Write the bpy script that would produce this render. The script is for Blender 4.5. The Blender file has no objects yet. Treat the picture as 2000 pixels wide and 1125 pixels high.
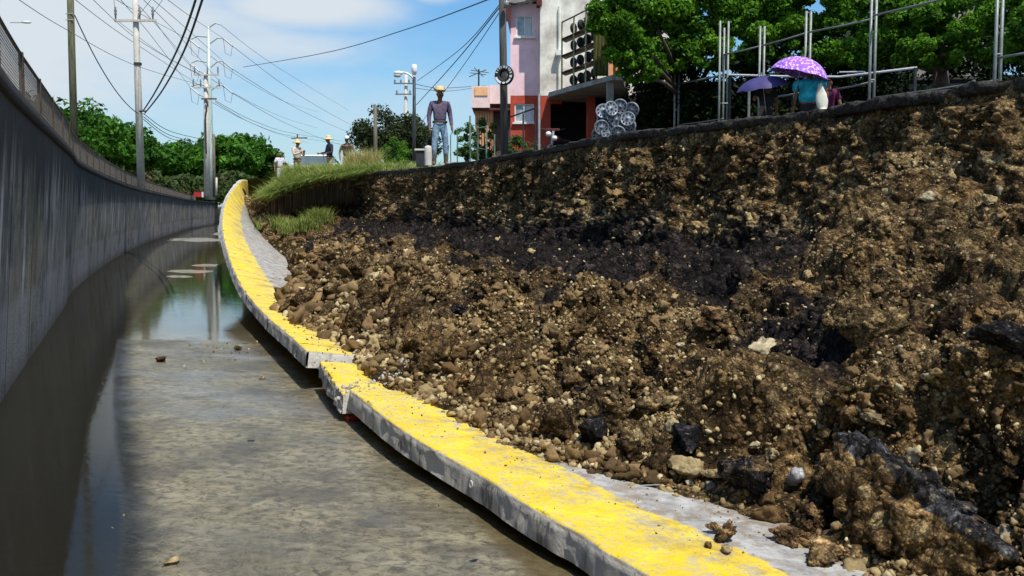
import bpy, bmesh, math, random
import numpy as np
from mathutils import Vector, Matrix
from mathutils.bvhtree import BVHTree
R = math.radians
random.seed(7)
RS = np.random.RandomState(11)

# ------------------------------------------------------------------ camera, world, sun, exposure
SC = bpy.context.scene
FPX, PITCH, EYE = 1950.0, math.atan(150.5 / 1950.0), 1.8
cam_d = bpy.data.cameras.new('camera')
cam_d.sensor_width = 36.0
cam_d.lens = FPX / 2000.0 * 36.0
cam_d.clip_start = 0.05
cam_d.clip_end = 3000.0
cam = bpy.data.objects.new('camera', cam_d)
SC.collection.objects.link(cam)
cam.location = (0, 0, EYE)
cam.rotation_euler = (math.pi / 2 - PITCH, 0, 0)
SC.camera = cam

SUN_EL = R(62)
SUN_H = Vector((0.52, -0.85, 0)).normalized()          # horizontal direction towards the sun
sun_dir = Vector((SUN_H.x * math.cos(SUN_EL), SUN_H.y * math.cos(SUN_EL), math.sin(SUN_EL)))
sd = bpy.data.lights.new('sun', 'SUN')
sd.energy = 5.0
sd.angle = R(0.5)
sd.color = (1.0, 0.95, 0.86)
so = bpy.data.objects.new('sun', sd)
SC.collection.objects.link(so)
so.location = (0, -10, 30)
so.rotation_euler = sun_dir.to_track_quat('Z', 'Y').to_euler()

W = bpy.data.worlds.new('World')
SC.world = W
W.use_nodes = True
nt = W.node_tree
nt.nodes.clear()
def wn(t, **k):
    n = nt.nodes.new(t)
    for a, b in k.items(): setattr(n, a, b)
    return n
wo = wn('ShaderNodeOutputWorld'); bg = wn('ShaderNodeBackground')
sky = wn('ShaderNodeTexSky', sky_type='NISHITA', sun_disc=False)
sky.sun_elevation = SUN_EL
sky.sun_rotation = math.atan2(SUN_H.x, SUN_H.y)
sky.air_density = 1.1; sky.dust_density = 0.8; sky.ozone_density = 3.0
tc = wn('ShaderNodeTexCoord')
def wmath(op, a, b=None, c=None):
    n = wn('ShaderNodeMath', operation=op)
    for i, v in enumerate((a, b, c)):
        if v is None: continue
        if hasattr(v, 'name'): nt.links.new(v, n.inputs[i])
        else: n.inputs[i].default_value = v
    return n.outputs[0]
sep = wn('ShaderNodeSeparateXYZ'); nt.links.new(tc.outputs['Generated'], sep.inputs[0])
az = wmath('ARCTAN2', sep.outputs['X'], sep.outputs['Y'])
el = wmath('ARCSINE', sep.outputs['Z'])
comb = wn('ShaderNodeCombineXYZ')
nt.links.new(wmath('MULTIPLY', az, 5.0), comb.inputs[0]); nt.links.new(wmath('MULTIPLY', el, 15.0), comb.inputs[1])
nz = wn('ShaderNodeTexNoise'); nz.inputs['Scale'].default_value = 1.0; nz.inputs['Detail'].default_value = 7
nz.inputs['Roughness'].default_value = 0.55; nz.inputs['Distortion'].default_value = 0.3
nt.links.new(comb.outputs[0], nz.inputs['Vector'])
# cloud banks: (azimuth, elevation, half width, half height, weight)
cl = None
for (a0, e0, wa, we, wt) in [(-0.44, 0.165, 0.20, 0.075, 0.95), (-0.20, 0.195, 0.085, 0.020, 0.95), (-0.28, 0.155, 0.16, 0.022, 0.6),
                             (-0.27, 0.215, 0.10, 0.018, 0.7), (-0.075, 0.212, 0.025, 0.012, 0.8), (-0.22, 0.10, 0.25, 0.035, 0.45),
                             (0.5, 0.35, 0.5, 0.08, 0.8), (-0.3, 0.45, 0.5, 0.12, 0.8), (1.8, 0.4, 0.8, 0.2, 0.8), (-2.0, 0.4, 0.8, 0.2, 0.8), (3.0, 0.4, 0.4, 0.2, 0.8)]:
    da = wmath('DIVIDE', wmath('SUBTRACT', az, a0), wa); de = wmath('DIVIDE', wmath('SUBTRACT', el, e0), we)
    q = wmath('ADD', wmath('MULTIPLY', da, da), wmath('MULTIPLY', de, de))
    g = wmath('MULTIPLY', wmath('EXPONENT', wmath('MULTIPLY', q, -0.8)), wt)
    cl = g if cl is None else wmath('MAXIMUM', cl, g)
mr = wn('ShaderNodeMapRange', interpolation_type='SMOOTHSTEP')
nt.links.new(wmath('ADD', wmath('MULTIPLY', cl, 0.95), wmath('SUBTRACT', nz.outputs['Fac'], 0.5)), mr.inputs['Value'])
mr.inputs['From Min'].default_value = 0.04; mr.inputs['From Max'].default_value = 0.80
mx = wn('ShaderNodeMix', data_type='RGBA')
nt.links.new(mr.outputs[0], mx.inputs[0])
SKY_S = 0.105
hz = wn('ShaderNodeMapRange'); nt.links.new(el, hz.inputs['Value'])           # pale air low in the sky
hz.inputs['From Min'].default_value = 0.0; hz.inputs['From Max'].default_value = 0.22
hz.inputs['To Min'].default_value = 0.45; hz.inputs['To Max'].default_value = 0.0
mh = wn('ShaderNodeMix', data_type='RGBA'); nt.links.new(hz.outputs[0], mh.inputs[0])
hs = wn('ShaderNodeHueSaturation'); hs.inputs['Saturation'].default_value = 1.15
tint = wn('ShaderNodeVectorMath', operation='MULTIPLY'); nt.links.new(sky.outputs[0], tint.inputs[0]); tint.inputs[1].default_value = (1.05, 1.30, 1.47)
nt.links.new(tint.outputs[0], hs.inputs['Color'])
nt.links.new(hs.outputs[0], mh.inputs[6]); mh.inputs[7].default_value = (4.4, 6.0, 7.2, 1)
nt.links.new(mh.outputs[2], mx.inputs[6]); mx.inputs[7].default_value = (6.6, 7.3, 7.9, 1)
nt.links.new(mx.outputs[2], bg.inputs['Color'])
bg.inputs['Strength'].default_value = SKY_S
nt.links.new(bg.outputs[0], wo.inputs['Surface'])

SC.view_settings.view_transform = 'Standard'
SC.view_settings.look = 'None'
SC.view_settings.exposure = 0.0
SC.view_settings.gamma = 1.0
SC.cycles.max_bounces = 6
SC.cycles.transparent_max_bounces = 12
SC.cycles.caustics_reflective = False
SC.cycles.caustics_refractive = False

STREET = 2.93

# ------------------------------------------------------------------ pixel <-> place helpers (each thing keeps its own distance)
cp, sp_ = math.cos(PITCH), math.sin(PITCH)
def ray(x, y):
    u, v = (x - 1000.0) / FPX, -(y - 562.5) / FPX
    return Vector((u, cp + v * sp_, -sp_ + v * cp))
def at(x, y, D):
    d = ray(x, y); return Vector((0, 0, EYE)) + d * (D / d.y)
def atz(x, y, z):
    d = ray(x, y); return Vector((0, 0, EYE)) + d * ((z - EYE) / d.z)

# ------------------------------------------------------------------ vector noise
def _hash(ix, iy, iz, seed):
    h = (ix.astype(np.int64) * 374761393 + iy.astype(np.int64) * 668265263 + iz.astype(np.int64) * 2147483647 + seed * 974634777) & 0xffffffff
    h = ((h ^ (h >> 13)) * 1274126177) & 0xffffffff
    h = ((h ^ (h >> 16)) * 2246822519) & 0xffffffff
    return ((h ^ (h >> 15)) & 0xffffff) / float(0xffffff)
def vnoise(P, sc, seed=0):
    Q = P / sc; I = np.floor(Q); F = Q - I; F = F * F * (3 - 2 * F); I = I.astype(np.int64)
    r = 0
    for dx in (0, 1):
        for dy in (0, 1):
            for dz in (0, 1):
                w = (F[:, 0] if dx else 1 - F[:, 0]) * (F[:, 1] if dy else 1 - F[:, 1]) * (F[:, 2] if dz else 1 - F[:, 2])
                r = r + w * _hash(I[:, 0] + dx, I[:, 1] + dy, I[:, 2] + dz, seed)
    return r * 2 - 1
def fbm(P, sc, seed=0, oct=4, gain=0.5):
    r = 0; a = 1
    for o in range(oct):
        r = r + a * vnoise(P, sc / (2.03 ** o), seed + o * 17); a *= gain
    return r
def worley(P, sc, seed=0):
    Q = P / sc; I = np.floor(Q).astype(np.int64)
    best = np.full(len(P), 9.0)
    ids = np.zeros(len(P))
    for dx in (-1, 0, 1):
        for dy in (-1, 0, 1):
            for dz in (-1, 0, 1):
                J = I + np.array([dx, dy, dz])
                ox = _hash(J[:, 0], J[:, 1], J[:, 2], seed); oy = _hash(J[:, 0], J[:, 1], J[:, 2], seed + 1); oz = _hash(J[:, 0], J[:, 1], J[:, 2], seed + 2)
                d = (J[:, 0] + ox - Q[:, 0]) ** 2 + (J[:, 1] + oy - Q[:, 1]) ** 2 + (J[:, 2] + oz - Q[:, 2]) ** 2
                m = d < best
                best[m] = d[m]; ids[m] = ox[m]
    return np.sqrt(best), ids

# ------------------------------------------------------------------ materials
def new_mat(name):
    m = bpy.data.materials.new(name); m.use_nodes = True
    t = m.node_tree; t.nodes.clear()
    o = t.nodes.new('ShaderNodeOutputMaterial'); b = t.nodes.new('ShaderNodeBsdfPrincipled')
    t.links.new(b.outputs[0], o.inputs[0])
    return m, t, b, o
class NG:
    """small node helper"""
    def __init__(s, t): s.t = t
    def n(s, typ, ins=None, **k):
        x = s.t.nodes.new(typ)
        for a, b in k.items(): setattr(x, a, b)
        if ins:
            for i, v in ins.items():
                if isinstance(v, bpy.types.NodeSocket): s.t.links.new(v, x.inputs[i])
                else: x.inputs[i].default_value = v
        return x
    def m(s, op, a, b=0.0, c=0.0): return s.n('ShaderNodeMath', {0: a, 1: b, 2: c}, operation=op).outputs[0]
    def mapr(s, v, a, b, c=0.0, d=1.0): return s.n('ShaderNodeMapRange', {0: v, 1: a, 2: b, 3: c, 4: d}, interpolation_type='SMOOTHSTEP').outputs[0]
    def noise(s, vec, scale, detail=4, rough=0.6, dist=0.0): return s.n('ShaderNodeTexNoise', {'Vector': vec, 'Scale': scale, 'Detail': detail, 'Roughness': rough, 'Distortion': dist}).outputs['Fac']
    def mix(s, f, a, b): return s.n('ShaderNodeMix', {0: f, 6: a, 7: b}, data_type='RGBA').outputs[2]
    def scale(s, vec, v): return s.n('ShaderNodeVectorMath', {0: vec, 1: v}, operation='MULTIPLY').outputs[0]
def c4(c): return (c[0], c[1], c[2], 1.0)
MATS = {}
def mat(name, col, rough=0.7, var=0.25, scale=6.0, bump=0.0, bscale=40.0, metal=0.0, stretch=(1, 1, 1), spec=0.4):
    if name in MATS: return MATS[name]
    m, t, b, o = new_mat(name); g = NG(t)
    co = g.scale(g.n('ShaderNodeTexCoord').outputs['Object'], stretch)
    f = g.mapr(g.noise(co, scale, 6, 0.65), 0.3, 0.7)
    c1 = tuple(x * (1 - var) for x in col); c2 = tuple(min(1, x * (1 + var)) for x in col)
    t.links.new(g.mix(f, c4(c1), c4(c2)), b.inputs['Base Color'])
    b.inputs['Roughness'].default_value = rough; b.inputs['Metallic'].default_value = metal
    b.inputs['Specular IOR Level'].default_value = spec
    if bump:
        bn = g.n('ShaderNodeBump', {'Strength': 1.0, 'Distance': bump, 'Height': g.noise(co, bscale, 5, 0.65)})
        t.links.new(bn.outputs[0], b.inputs['Normal'])
    MATS[name] = m; return m
def attr_mat(name, rough=0.95, fine=40.0, var=0.35, bump=0.01, trans=0.0, spec=0.2):
    """colour comes from the mesh's own 'Col' attribute (what the thing is made of), broken up by noise"""
    m, t, b, o = new_mat(name); g = NG(t)
    pos = g.n('ShaderNodeNewGeometry').outputs['Position']
    a = g.n('ShaderNodeAttribute', attribute_name='Col').outputs['Color']
    f = g.mapr(g.noise(pos, fine, 5, 0.7), 0.25, 0.75, 1 - var, 1 + var)
    colr = g.n('ShaderNodeVectorMath', {0: a, 3: f}, operation='SCALE').outputs[0]
    t.links.new(colr, b.inputs['Base Color'])
    b.inputs['Roughness'].default_value = rough; b.inputs['Specular IOR Level'].default_value = spec
    if bump:
        bn = g.n('ShaderNodeBump', {'Strength': 1.0, 'Distance': bump, 'Height': g.noise(pos, fine * 1.4, 6, 0.75)})
        t.links.new(bn.outputs[0], b.inputs['Normal'])
    if trans:
        tr = t.nodes.new('ShaderNodeBsdfTranslucent'); t.links.new(colr, tr.inputs[0])
        ms = g.n('ShaderNodeMixShader', {0: trans, 1: b.outputs[0], 2: tr.outputs[0]})
        t.links.new(ms.outputs[0], o.inputs[0])
    return m

# ------------------------------------------------------------------ mesh helpers
OFF = {}
def link(o, parent=None):
    SC.collection.objects.link(o)
    if parent is not None: o.parent = parent
    return o
def tag(o, label=None, cat=None, group=None, kind=None):
    if label: o['label'] = label
    if cat: o['category'] = cat
    if group: o['group'] = group
    if kind: o['kind'] = kind
    return o
def empty(name, loc=(0, 0, 0), label=None, cat=None, group=None):
    o = bpy.data.objects.new(name, None); o.location = loc; o.empty_display_size = 0.2
    link(o); OFF[o.name] = Vector(loc)
    return tag(o, label, cat, group)
def mesh_obj(name, V, Fs, m, parent=None, base=None, smooth=False, col=None, uv=None):
    """V in world coordinates; base = origin of a top-level mesh thing"""
    V = np.asarray(V, dtype=np.float64).reshape(-1, 3)
    if parent is not None: off = OFF[parent.name]
    elif base is not None: off = Vector(base)
    else: off = Vector((0, 0, 0))
    me = bpy.data.meshes.new(name)
    if isinstance(Fs, np.ndarray):
        nv = Fs.shape[1]; nf = len(Fs)
        me.vertices.add(len(V)); me.vertices.foreach_set('co', (V - np.array(off)).ravel())
        me.loops.add(nf * nv); me.loops.foreach_set('vertex_index', Fs.ravel().astype(np.int32))
        me.polygons.add(nf); me.polygons.foreach_set('loop_start', np.arange(0, nf * nv, nv, dtype=np.int32))
        me.update(calc_edges=True)
    else:
        me.from_pydata([tuple(v - np.array(off)) for v in V], [], Fs); me.update()
    if smooth: me.polygons.foreach_set('use_smooth', np.ones(len(me.polygons), dtype=bool))
    if col is not None:
        a = me.color_attributes.new('Col', 'FLOAT_COLOR', 'POINT')
        c = np.ones((len(V), 4)); c[:, :3] = col; a.data.foreach_set('color', c.ravel())
    if uv is not None:
        l = me.uv_layers.new(name='UVMap'); vi = np.zeros(len(me.loops), dtype=np.int32); me.loops.foreach_get('vertex_index', vi)
        l.data.foreach_set('uv', np.asarray(uv)[vi].ravel())
    ms = m if isinstance(m, (list, tuple)) else [m]
    for x in ms: me.materials.append(x)
    o = bpy.data.objects.new(name, me)
    link(o, parent); OFF[o.name] = off
    if parent is None: o.location = off
    return o
class MB:
    def __init__(s): s.V = []; s.F = []
    def add(s, vs, fs):
        b = len(s.V); s.V += [tuple(v) for v in vs]; s.F += [tuple(i + b for i in f) for f in fs]; return s
    def box(s, c, size, rz=0.0, tilt=None, bev=0.0):
        hx, hy, hz_ = size[0] / 2, size[1] / 2, size[2] / 2
        M = Matrix.Rotation(rz, 3, 'Z')
        if tilt is not None: M = M @ tilt
        if bev:
            b = min(bev, hx * .45, hy * .45, hz_ * .45)
            vs = []
            for z, i in ((-hz_, b), (-hz_ + b, 0), (hz_ - b, 0), (hz_, b)):
                for x, y in ((-hx + i + b * (i == 0) * 0, -hy + i), (hx - i, -hy + i), (hx - i, hy - i), (-hx + i, hy - i)):
                    vs.append(M @ Vector((x, y, z)) + Vector(c))
            fs = [(3, 2, 1, 0), (12, 13, 14, 15)]
            for k in range(3):
                for j in range(4): fs.append((k * 4 + j, k * 4 + (j + 1) % 4, k * 4 + 4 + (j + 1) % 4, k * 4 + 4 + j))
            return s.add(vs, fs)
        vs = [M @ Vector((x, y, z)) + Vector(c) for z in (-hz_, hz_) for x, y in ((-hx, -hy), (hx, -hy), (hx, hy), (-hx, hy))]
        return s.add(vs, [(3, 2, 1, 0), (4, 5, 6, 7), (0, 1, 5, 4), (1, 2, 6, 5), (2, 3, 7, 6), (3, 0, 4, 7)])
    def bx(s, x0, x1, y0, y1, z0, z1): return s.box(((x0 + x1) / 2, (y0 + y1) / 2, (z0 + z1) / 2), (x1 - x0, y1 - y0, z1 - z0))
    def tube(s, pts, r, n=8, cap=True):
        pts = [Vector(p) for p in pts]
        rs = r if isinstance(r, (list, tuple)) else [r] * len(pts)
        vs = []; prev = None
        for i, p in enumerate(pts):
            d = (pts[min(i + 1, len(pts) - 1)] - pts[max(i - 1, 0)])
            d = d.normalized() if d.length > 1e-9 else Vector((0, 0, 1))
            if prev is None:
                a = d.orthogonal().normalized()
            else:
                a = prev - d * prev.dot(d); a = a.normalized() if a.length > 1e-6 else d.orthogonal().normalized()
            prev = a; b = d.cross(a)
            for k in range(n):
                th = 2 * math.pi * k / n
                vs.append(p + (a * math.cos(th) + b * math.sin(th)) * rs[i])
        fs = []
        for i in range(len(pts) - 1):
            for k in range(n): fs.append((i * n + k, i * n + (k + 1) % n, (i + 1) * n + (k + 1) % n, (i + 1) * n + k))
        if cap: fs += [tuple(range(n - 1, -1, -1)), tuple(range((len(pts) - 1) * n, len(pts) * n))]
        return s.add(vs, fs)
    def lathe(s, prof, c=(0, 0, 0), M=None, n=24, sx=1.0, sy=1.0):
        vs = []; fs = []
        for r, z in prof:
            for k in range(n):
                th = 2 * math.pi * k / n
                v = Vector((r * math.cos(th) * sx, r * math.sin(th) * sy, z))
                if M is not None: v = M @ v
                vs.append(v + Vector(c))
        for i in range(len(prof) - 1):
            for k in range(n): fs.append((i * n + k, i * n + (k + 1) % n, (i + 1) * n + (k + 1) % n, (i + 1) * n + k))
        if prof[0][0] > 1e-4: pass
        return s.add(vs, fs)
    def build(s, name, m, parent=None, base=None, smooth=False):
        return mesh_obj(name, s.V, s.F, m, parent, base, smooth)
def catmull(pts, ts):
    """interpolate rows of pts (n,k) at parameters ts in [0,n-1]"""
    P = np.asarray(pts, dtype=float); n = len(P)
    ts = np.clip(ts, 0, n - 1 - 1e-9); i = np.floor(ts).astype(int); f = (ts - i)
    g = lambda j: P[np.clip(j, 0, n - 1)]
    f = f.reshape(f.shape + (1,) * (P.ndim - 1))
    p0, p1, p2, p3 = g(i - 1), g(i), g(i + 1), g(i + 2)
    return 0.5 * ((2 * p1) + (-p0 + p2) * f + (2 * p0 - 5 * p1 + 4 * p2 - p3) * f ** 2 + (-p0 + 3 * p1 - 3 * p2 + p3) * f ** 3)
def polyfn(pts):
    """curve through (x,y,...) rows as a function of arc length"""
    P = np.asarray(pts, dtype=float); n = len(P)
    tt = np.linspace(0, n - 1, n * 60); C = catmull(P, tt)
    L = np.concatenate([[0], np.cumsum(np.linalg.norm(np.diff(C[:, :2], axis=0), axis=1))])
    return lambda s: np.stack([np.interp(s, L, C[:, k]) for k in range(C.shape[1])], axis=-1), L[-1]
def grid_faces(nr, nc):
    a = np.arange(nr * nc).reshape(nr, nc)
    return np.stack([a[:-1, :-1], a[:-1, 1:], a[1:, 1:], a[1:, :-1]], axis=-1).reshape(-1, 4)

# ------------------------------------------------------------------ large structure: the channel
def concrete_wall_mat():
    m, t, b, o = new_mat('stained_channel_concrete'); g = NG(t)
    uv = g.n('ShaderNodeUVMap').outputs[0]
    s = g.n('ShaderNodeSeparateXYZ', {0: uv}); u, v = s.outputs[0], s.outputs[1]
    st = g.scale(uv, (3.2, 0.22, 1)); st2 = g.scale(uv, (14.0, 0.8, 1))
    base = g.mix(g.mapr(g.noise(g.scale(uv, (1.2, .8, 1)), 1.0, 6), .3, .7), c4((.15, .132, .105)), c4((.38, .34, .285)))
    streak = g.m('MULTIPLY', g.mapr(g.noise(st, 1.0, 6, .7, .2), .50, .60), g.mapr(g.noise(g.scale(uv, (.55, .5, 1)), 1.0, 4, .7), .42, .60, .15, 1.0))
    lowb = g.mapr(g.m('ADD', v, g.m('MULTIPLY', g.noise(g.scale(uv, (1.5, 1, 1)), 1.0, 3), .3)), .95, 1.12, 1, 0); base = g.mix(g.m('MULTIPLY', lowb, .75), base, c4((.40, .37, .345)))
    base = g.mix(g.mapr(g.noise(g.scale(uv, (.7, .9, 1)), 1.0, 7, .75), .50, .62, 0, .75), base, c4((.075, .068, .06)))
    fade = g.m('MULTIPLY', g.mapr(v, .7, 1.2), g.mapr(g.noise(g.scale(uv, (.9, .2, 1)), 1.0, 2), .35, .6))
    base = g.mix(g.m('MULTIPLY', g.m('MULTIPLY', streak, fade), .9), base, c4((.78, .75, .72)))
    dk = g.mapr(g.noise(st2, 1.0, 4), .5, .75)
    base = g.mix(g.m('MULTIPLY', dk, .7), base, c4((.035, .035, .04)))
    # near-black tone running down from the top edge, uneven
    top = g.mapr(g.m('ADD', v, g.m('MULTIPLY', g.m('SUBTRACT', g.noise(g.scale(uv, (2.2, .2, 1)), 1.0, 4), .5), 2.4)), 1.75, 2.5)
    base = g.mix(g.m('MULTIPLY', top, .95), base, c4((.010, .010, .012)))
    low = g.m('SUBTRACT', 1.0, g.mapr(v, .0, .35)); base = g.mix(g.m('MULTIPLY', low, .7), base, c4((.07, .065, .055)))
    # construction joints
    j = g.m('ABSOLUTE', g.m('SUBTRACT', g.m('FRACT', g.m('DIVIDE', u, 2.44)), .5)); j = g.mapr(j, .0, .014, 1, 0)
    base = g.mix(j, base, c4((.01, .01, .01)))
    bb = g.mix(g.mapr(g.noise(g.scale(uv, (.35, .1, 1)), 1.0, 1), .45, .6), base, g.n('ShaderNodeHueSaturation', {'Color': base, 'Hue': .52, 'Saturation': 1.6, 'Value': .9}).outputs[0])
    t.links.new(bb, b.inputs['Base Color']); b.inputs['Roughness'].default_value = .85
    h = g.m('ADD', g.noise(g.scale(uv, (3, 3, 1)), 8.0, 6), g.m('MULTIPLY', j, -2.0))
    bn = g.n('ShaderNodeBump', {'Strength': .8, 'Distance': .02, 'Height': h}); t.links.new(bn.outputs[0], b.inputs['Normal'])
    return m
WALL_PLAN = [(-0.2, -3.0), (-1.9, 1.9), (-2.85, 5.0), (-3.98, 7.76), (-4.81, 9.84), (-6.44, 14.1), (-8.2, 18.7), (-10.1, 23.6), (-14.1, 35.5), (-18.9, 51), (-25, 73), (-33.5, 105), (-44, 150), (-80, 260), (-140, 420)]
wallf, WL = polyfn(WALL_PLAN)
def wall_frame(s):
    p = wallf(s); q = wallf(s + .05); p0 = wallf(s - .05)
    d = (q - p0); d = d / np.linalg.norm(d, axis=-1, keepdims=True)
    return p, d, np.stack([d[..., 1], -d[..., 0]], axis=-1)      # n points into the channel
ss = np.concatenate([np.arange(0, 40, .25), np.arange(40, 130, 1.0), np.arange(130, WL, 8.0)])
P, D_, N_ = wall_frame(ss)
zs = np.array([-0.3, 0, .3, .6, .9, 1.2, 1.5, 1.8, 2.1, 2.4, 2.7, 2.8])
lean = -0.20 + 0.07 * np.clip(zs, 0, 2.9)                               # a slight batter, wider at the foot
V = []; UV = []
for k, z in enumerate(zs):
    q = P + N_ * lean[k]; V.append(np.column_stack([q, np.full(len(q), z)])); UV.append(np.column_stack([ss, np.full(len(ss), z)]))
V = np.concatenate(V); UV = np.concatenate(UV)
nf_ = vnoise(V, .5, 3) * .006
wall_root = empty('channel_wall', tuple(wallf(8.0)) + (0,), 'tall curving grey concrete channel wall with dark streaks, left of the water', 'wall')
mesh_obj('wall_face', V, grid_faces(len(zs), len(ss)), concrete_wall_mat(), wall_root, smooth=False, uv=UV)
prof = [(-.01, 2.79), (.035, 2.80), (.04, 2.93), (-.30, 2.935), (-.30, 2.5)]
V = np.concatenate([np.column_stack([P + N_ * a, np.full(len(P), z)]) for a, z in prof])
mesh_obj('coping', V, grid_faces(len(prof), len(ss)), mat('coping_concrete', (.016, .013, .012), .9, .5, 3, .01, 30), wall_root)

# fallen lining: outer (former top) edge from photo points
def O(x, y, z): p = atz(x, y, z); return (p.x, p.y, z)
NEAR = [(4.3, -2.2, .17), (2.75, .2, .18), (1.45, 2.6, .20), (.95, 3.6, .21), O(1240, 1107, .22), O(1178, 1075, .22), O(1127, 1040, .22), O(1075, 1014, .225), O(1008, 975, .235), O(917, 917, .245), O(810, 856, .265), O(751, 816, .28), O(681, 760, .29)]
MID = [(-1.46, 8.42, .24), (-1.62, 8.85, .27), (-1.76, 9.3, .29), (-1.93, 9.85, .31)]
FAR = [(-2.06, 9.93, .40), (-2.65, 11.5, .42), (-3.39, 13.5, .43), (-4.49, 16.5, .556), (-5.67, 20, .856), (-6.94, 24, 1.28), (-8.08, 28, 1.76), (-8.88, 31.5, 2.32), (-9.28, 34.4, 2.84), (-9.75, 37, 2.93), (-10.9, 41, 2.93), (-13.4, 50, 2.93), (-17.2, 65, 2.93), (-26, 97, 2.93), (-40, 150, 2.93), (-75, 260, 2.93), (-134, 420, 2.93)]
LW = 2.90
def slab_theta(z): return np.arcsin(np.clip((z - .02) / LW, .02, .999))
def slab_frame(fn, s):
    p = fn(s); a = fn(s + .12); b_ = fn(s - .12)
    d = (a - b_)[..., :2]; d = d / np.linalg.norm(d, axis=-1, keepdims=True)
    n = np.stack([d[..., 1], -d[..., 0]], axis=-1)                  # towards the landslide
    return p, d, n, slab_theta(p[..., 2])
def slab_mat():
    m, t, b, o = new_mat('yellow_painted_concrete'); g = NG(t)
    uv = g.n('ShaderNodeUVMap').outputs[0]; pos = g.n('ShaderNodeNewGeometry').outputs['Position']
    s = g.n('ShaderNodeSeparateXYZ', {0: uv}); w, l = s.outputs[0], s.outputs[1]
    conc = g.mix(g.mapr(g.noise(pos, 9.0, 7, .65), .3, .7), c4((.26, .245, .22)), c4((.52, .50, .46)))
    conc = g.mix(g.mapr(g.noise(pos, 3.0, 5, .7), .58, .72), conc, c4((.10, .085, .065)))
    yel = g.mix(g.mapr(g.noise(pos, 4.0, 6, .6), .35, .7), c4((.78, .54, .012)), c4((.88, .66, .03)))
    # worn flecks: scratches along the slab and pitting
    wear1 = g.mapr(g.noise(g.scale(uv, (22, 5, 1)), 1.6, 8, .75), .50, .57)
    wear0 = g.m('ADD', g.mapr(g.noise(pos, 1.7, 4, .6), .38, .60), g.mapr(w, .35, .62, 0, .6))
    wear2 = g.mapr(g.noise(pos, 38.0, 4, .7), .53, .60)
    wear = g.m('MAXIMUM', g.m('MULTIPLY', wear1, wear0), g.m('MULTIPLY', wear2, g.mapr(g.noise(pos, 2.3, 3), .38, .6)))
    wear = g.m('MINIMUM', g.m('MULTIPLY', wear, .75), .9)
    yel = g.mix(wear, yel, g.mix(g.mapr(g.noise(pos, 21.0, 3), .4, .6), c4((.40, .34, .20)), c4((.56, .50, .36))))
    bare = g.m('MULTIPLY', g.mapr(g.noise(pos, 6.5, 9, .85), .525, .56), g.mapr(w, .05, .5, .45, 1.0)); yel = g.mix(g.m('MULTIPLY', bare, .8), yel, c4((.45, .41, .31)))
    yel = g.mix(g.mapr(g.noise(pos, 14.0, 6, .75), .62, .70), yel, c4((.10, .07, .035)))
    edge = g.m('ADD', w, g.m('MULTIPLY', g.m('SUBTRACT', g.noise(pos, 3.5, 6, .7), .5), .30))
    yel = g.mix(g.m('MULTIPLY', g.mapr(g.noise(pos, 2.6, 8, .75), .46, .62), g.mapr(w, .10, .6, .15, .75)), yel, c4((.34, .24, .09)))
    conc = g.mix(g.mapr(g.noise(pos, 5.0, 8, .75), .46, .60, 0, .7), conc, c4((.24, .17, .10)))
    mask = g.m('MULTIPLY', g.mapr(g.m('SUBTRACT', edge, g.mapr(l, 5.0, 7.5, .10, 0)), .60, .63, 1, 0), g.mapr(w, .003, .009))
    # cracks across the slab
    cf = g.m('FRACT', g.m('ADD', g.m('MULTIPLY', l, 1.27), g.m('MULTIPLY', g.noise(pos, 1.4, 4, .6), 1.1)))
    cr = g.m('MULTIPLY', g.mapr(g.m('ABSOLUTE', g.m('SUBTRACT', cf, .5)), .0, .016, 1, 0), g.mapr(l, 50, 51))
    col = g.mix(mask, conc, yel)
    grime = g.mapr(g.noise(g.scale(uv, (1.0, 3.0, 1)), 3.0, 6, .7), .52, .66)
    side = g.mapr(w, -.02, -.002, 1, 0)
    sc_ = g.mix(g.mapr(g.noise(g.scale(pos, (1, 1, .25)), 5.0, 6, .7), .50, .68), c4((.62, .58, .51)), c4((.07, .06, .05)))
    col = g.mix(side, col, sc_)
    col = g.mix(g.m('MULTIPLY', cr, .9), col, c4((.03, .022, .012)))
    t.links.new(col, b.inputs['Base Color']); b.inputs['Roughness'].default_value = .75; b.inputs['Specular IOR Level'].default_value = .3
    h = g.m('ADD', g.noise(pos, 30.0, 7, .7), g.m('MULTIPLY', cr, -1.5))
    bn = g.n('ShaderNodeBump', {'Strength': .9, 'Distance': .012, 'Height': h}); t.links.new(bn.outputs[0], b.inputs['Normal'])
    return m
SLABM = slab_mat()
SLAB_TRIS = []
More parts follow.
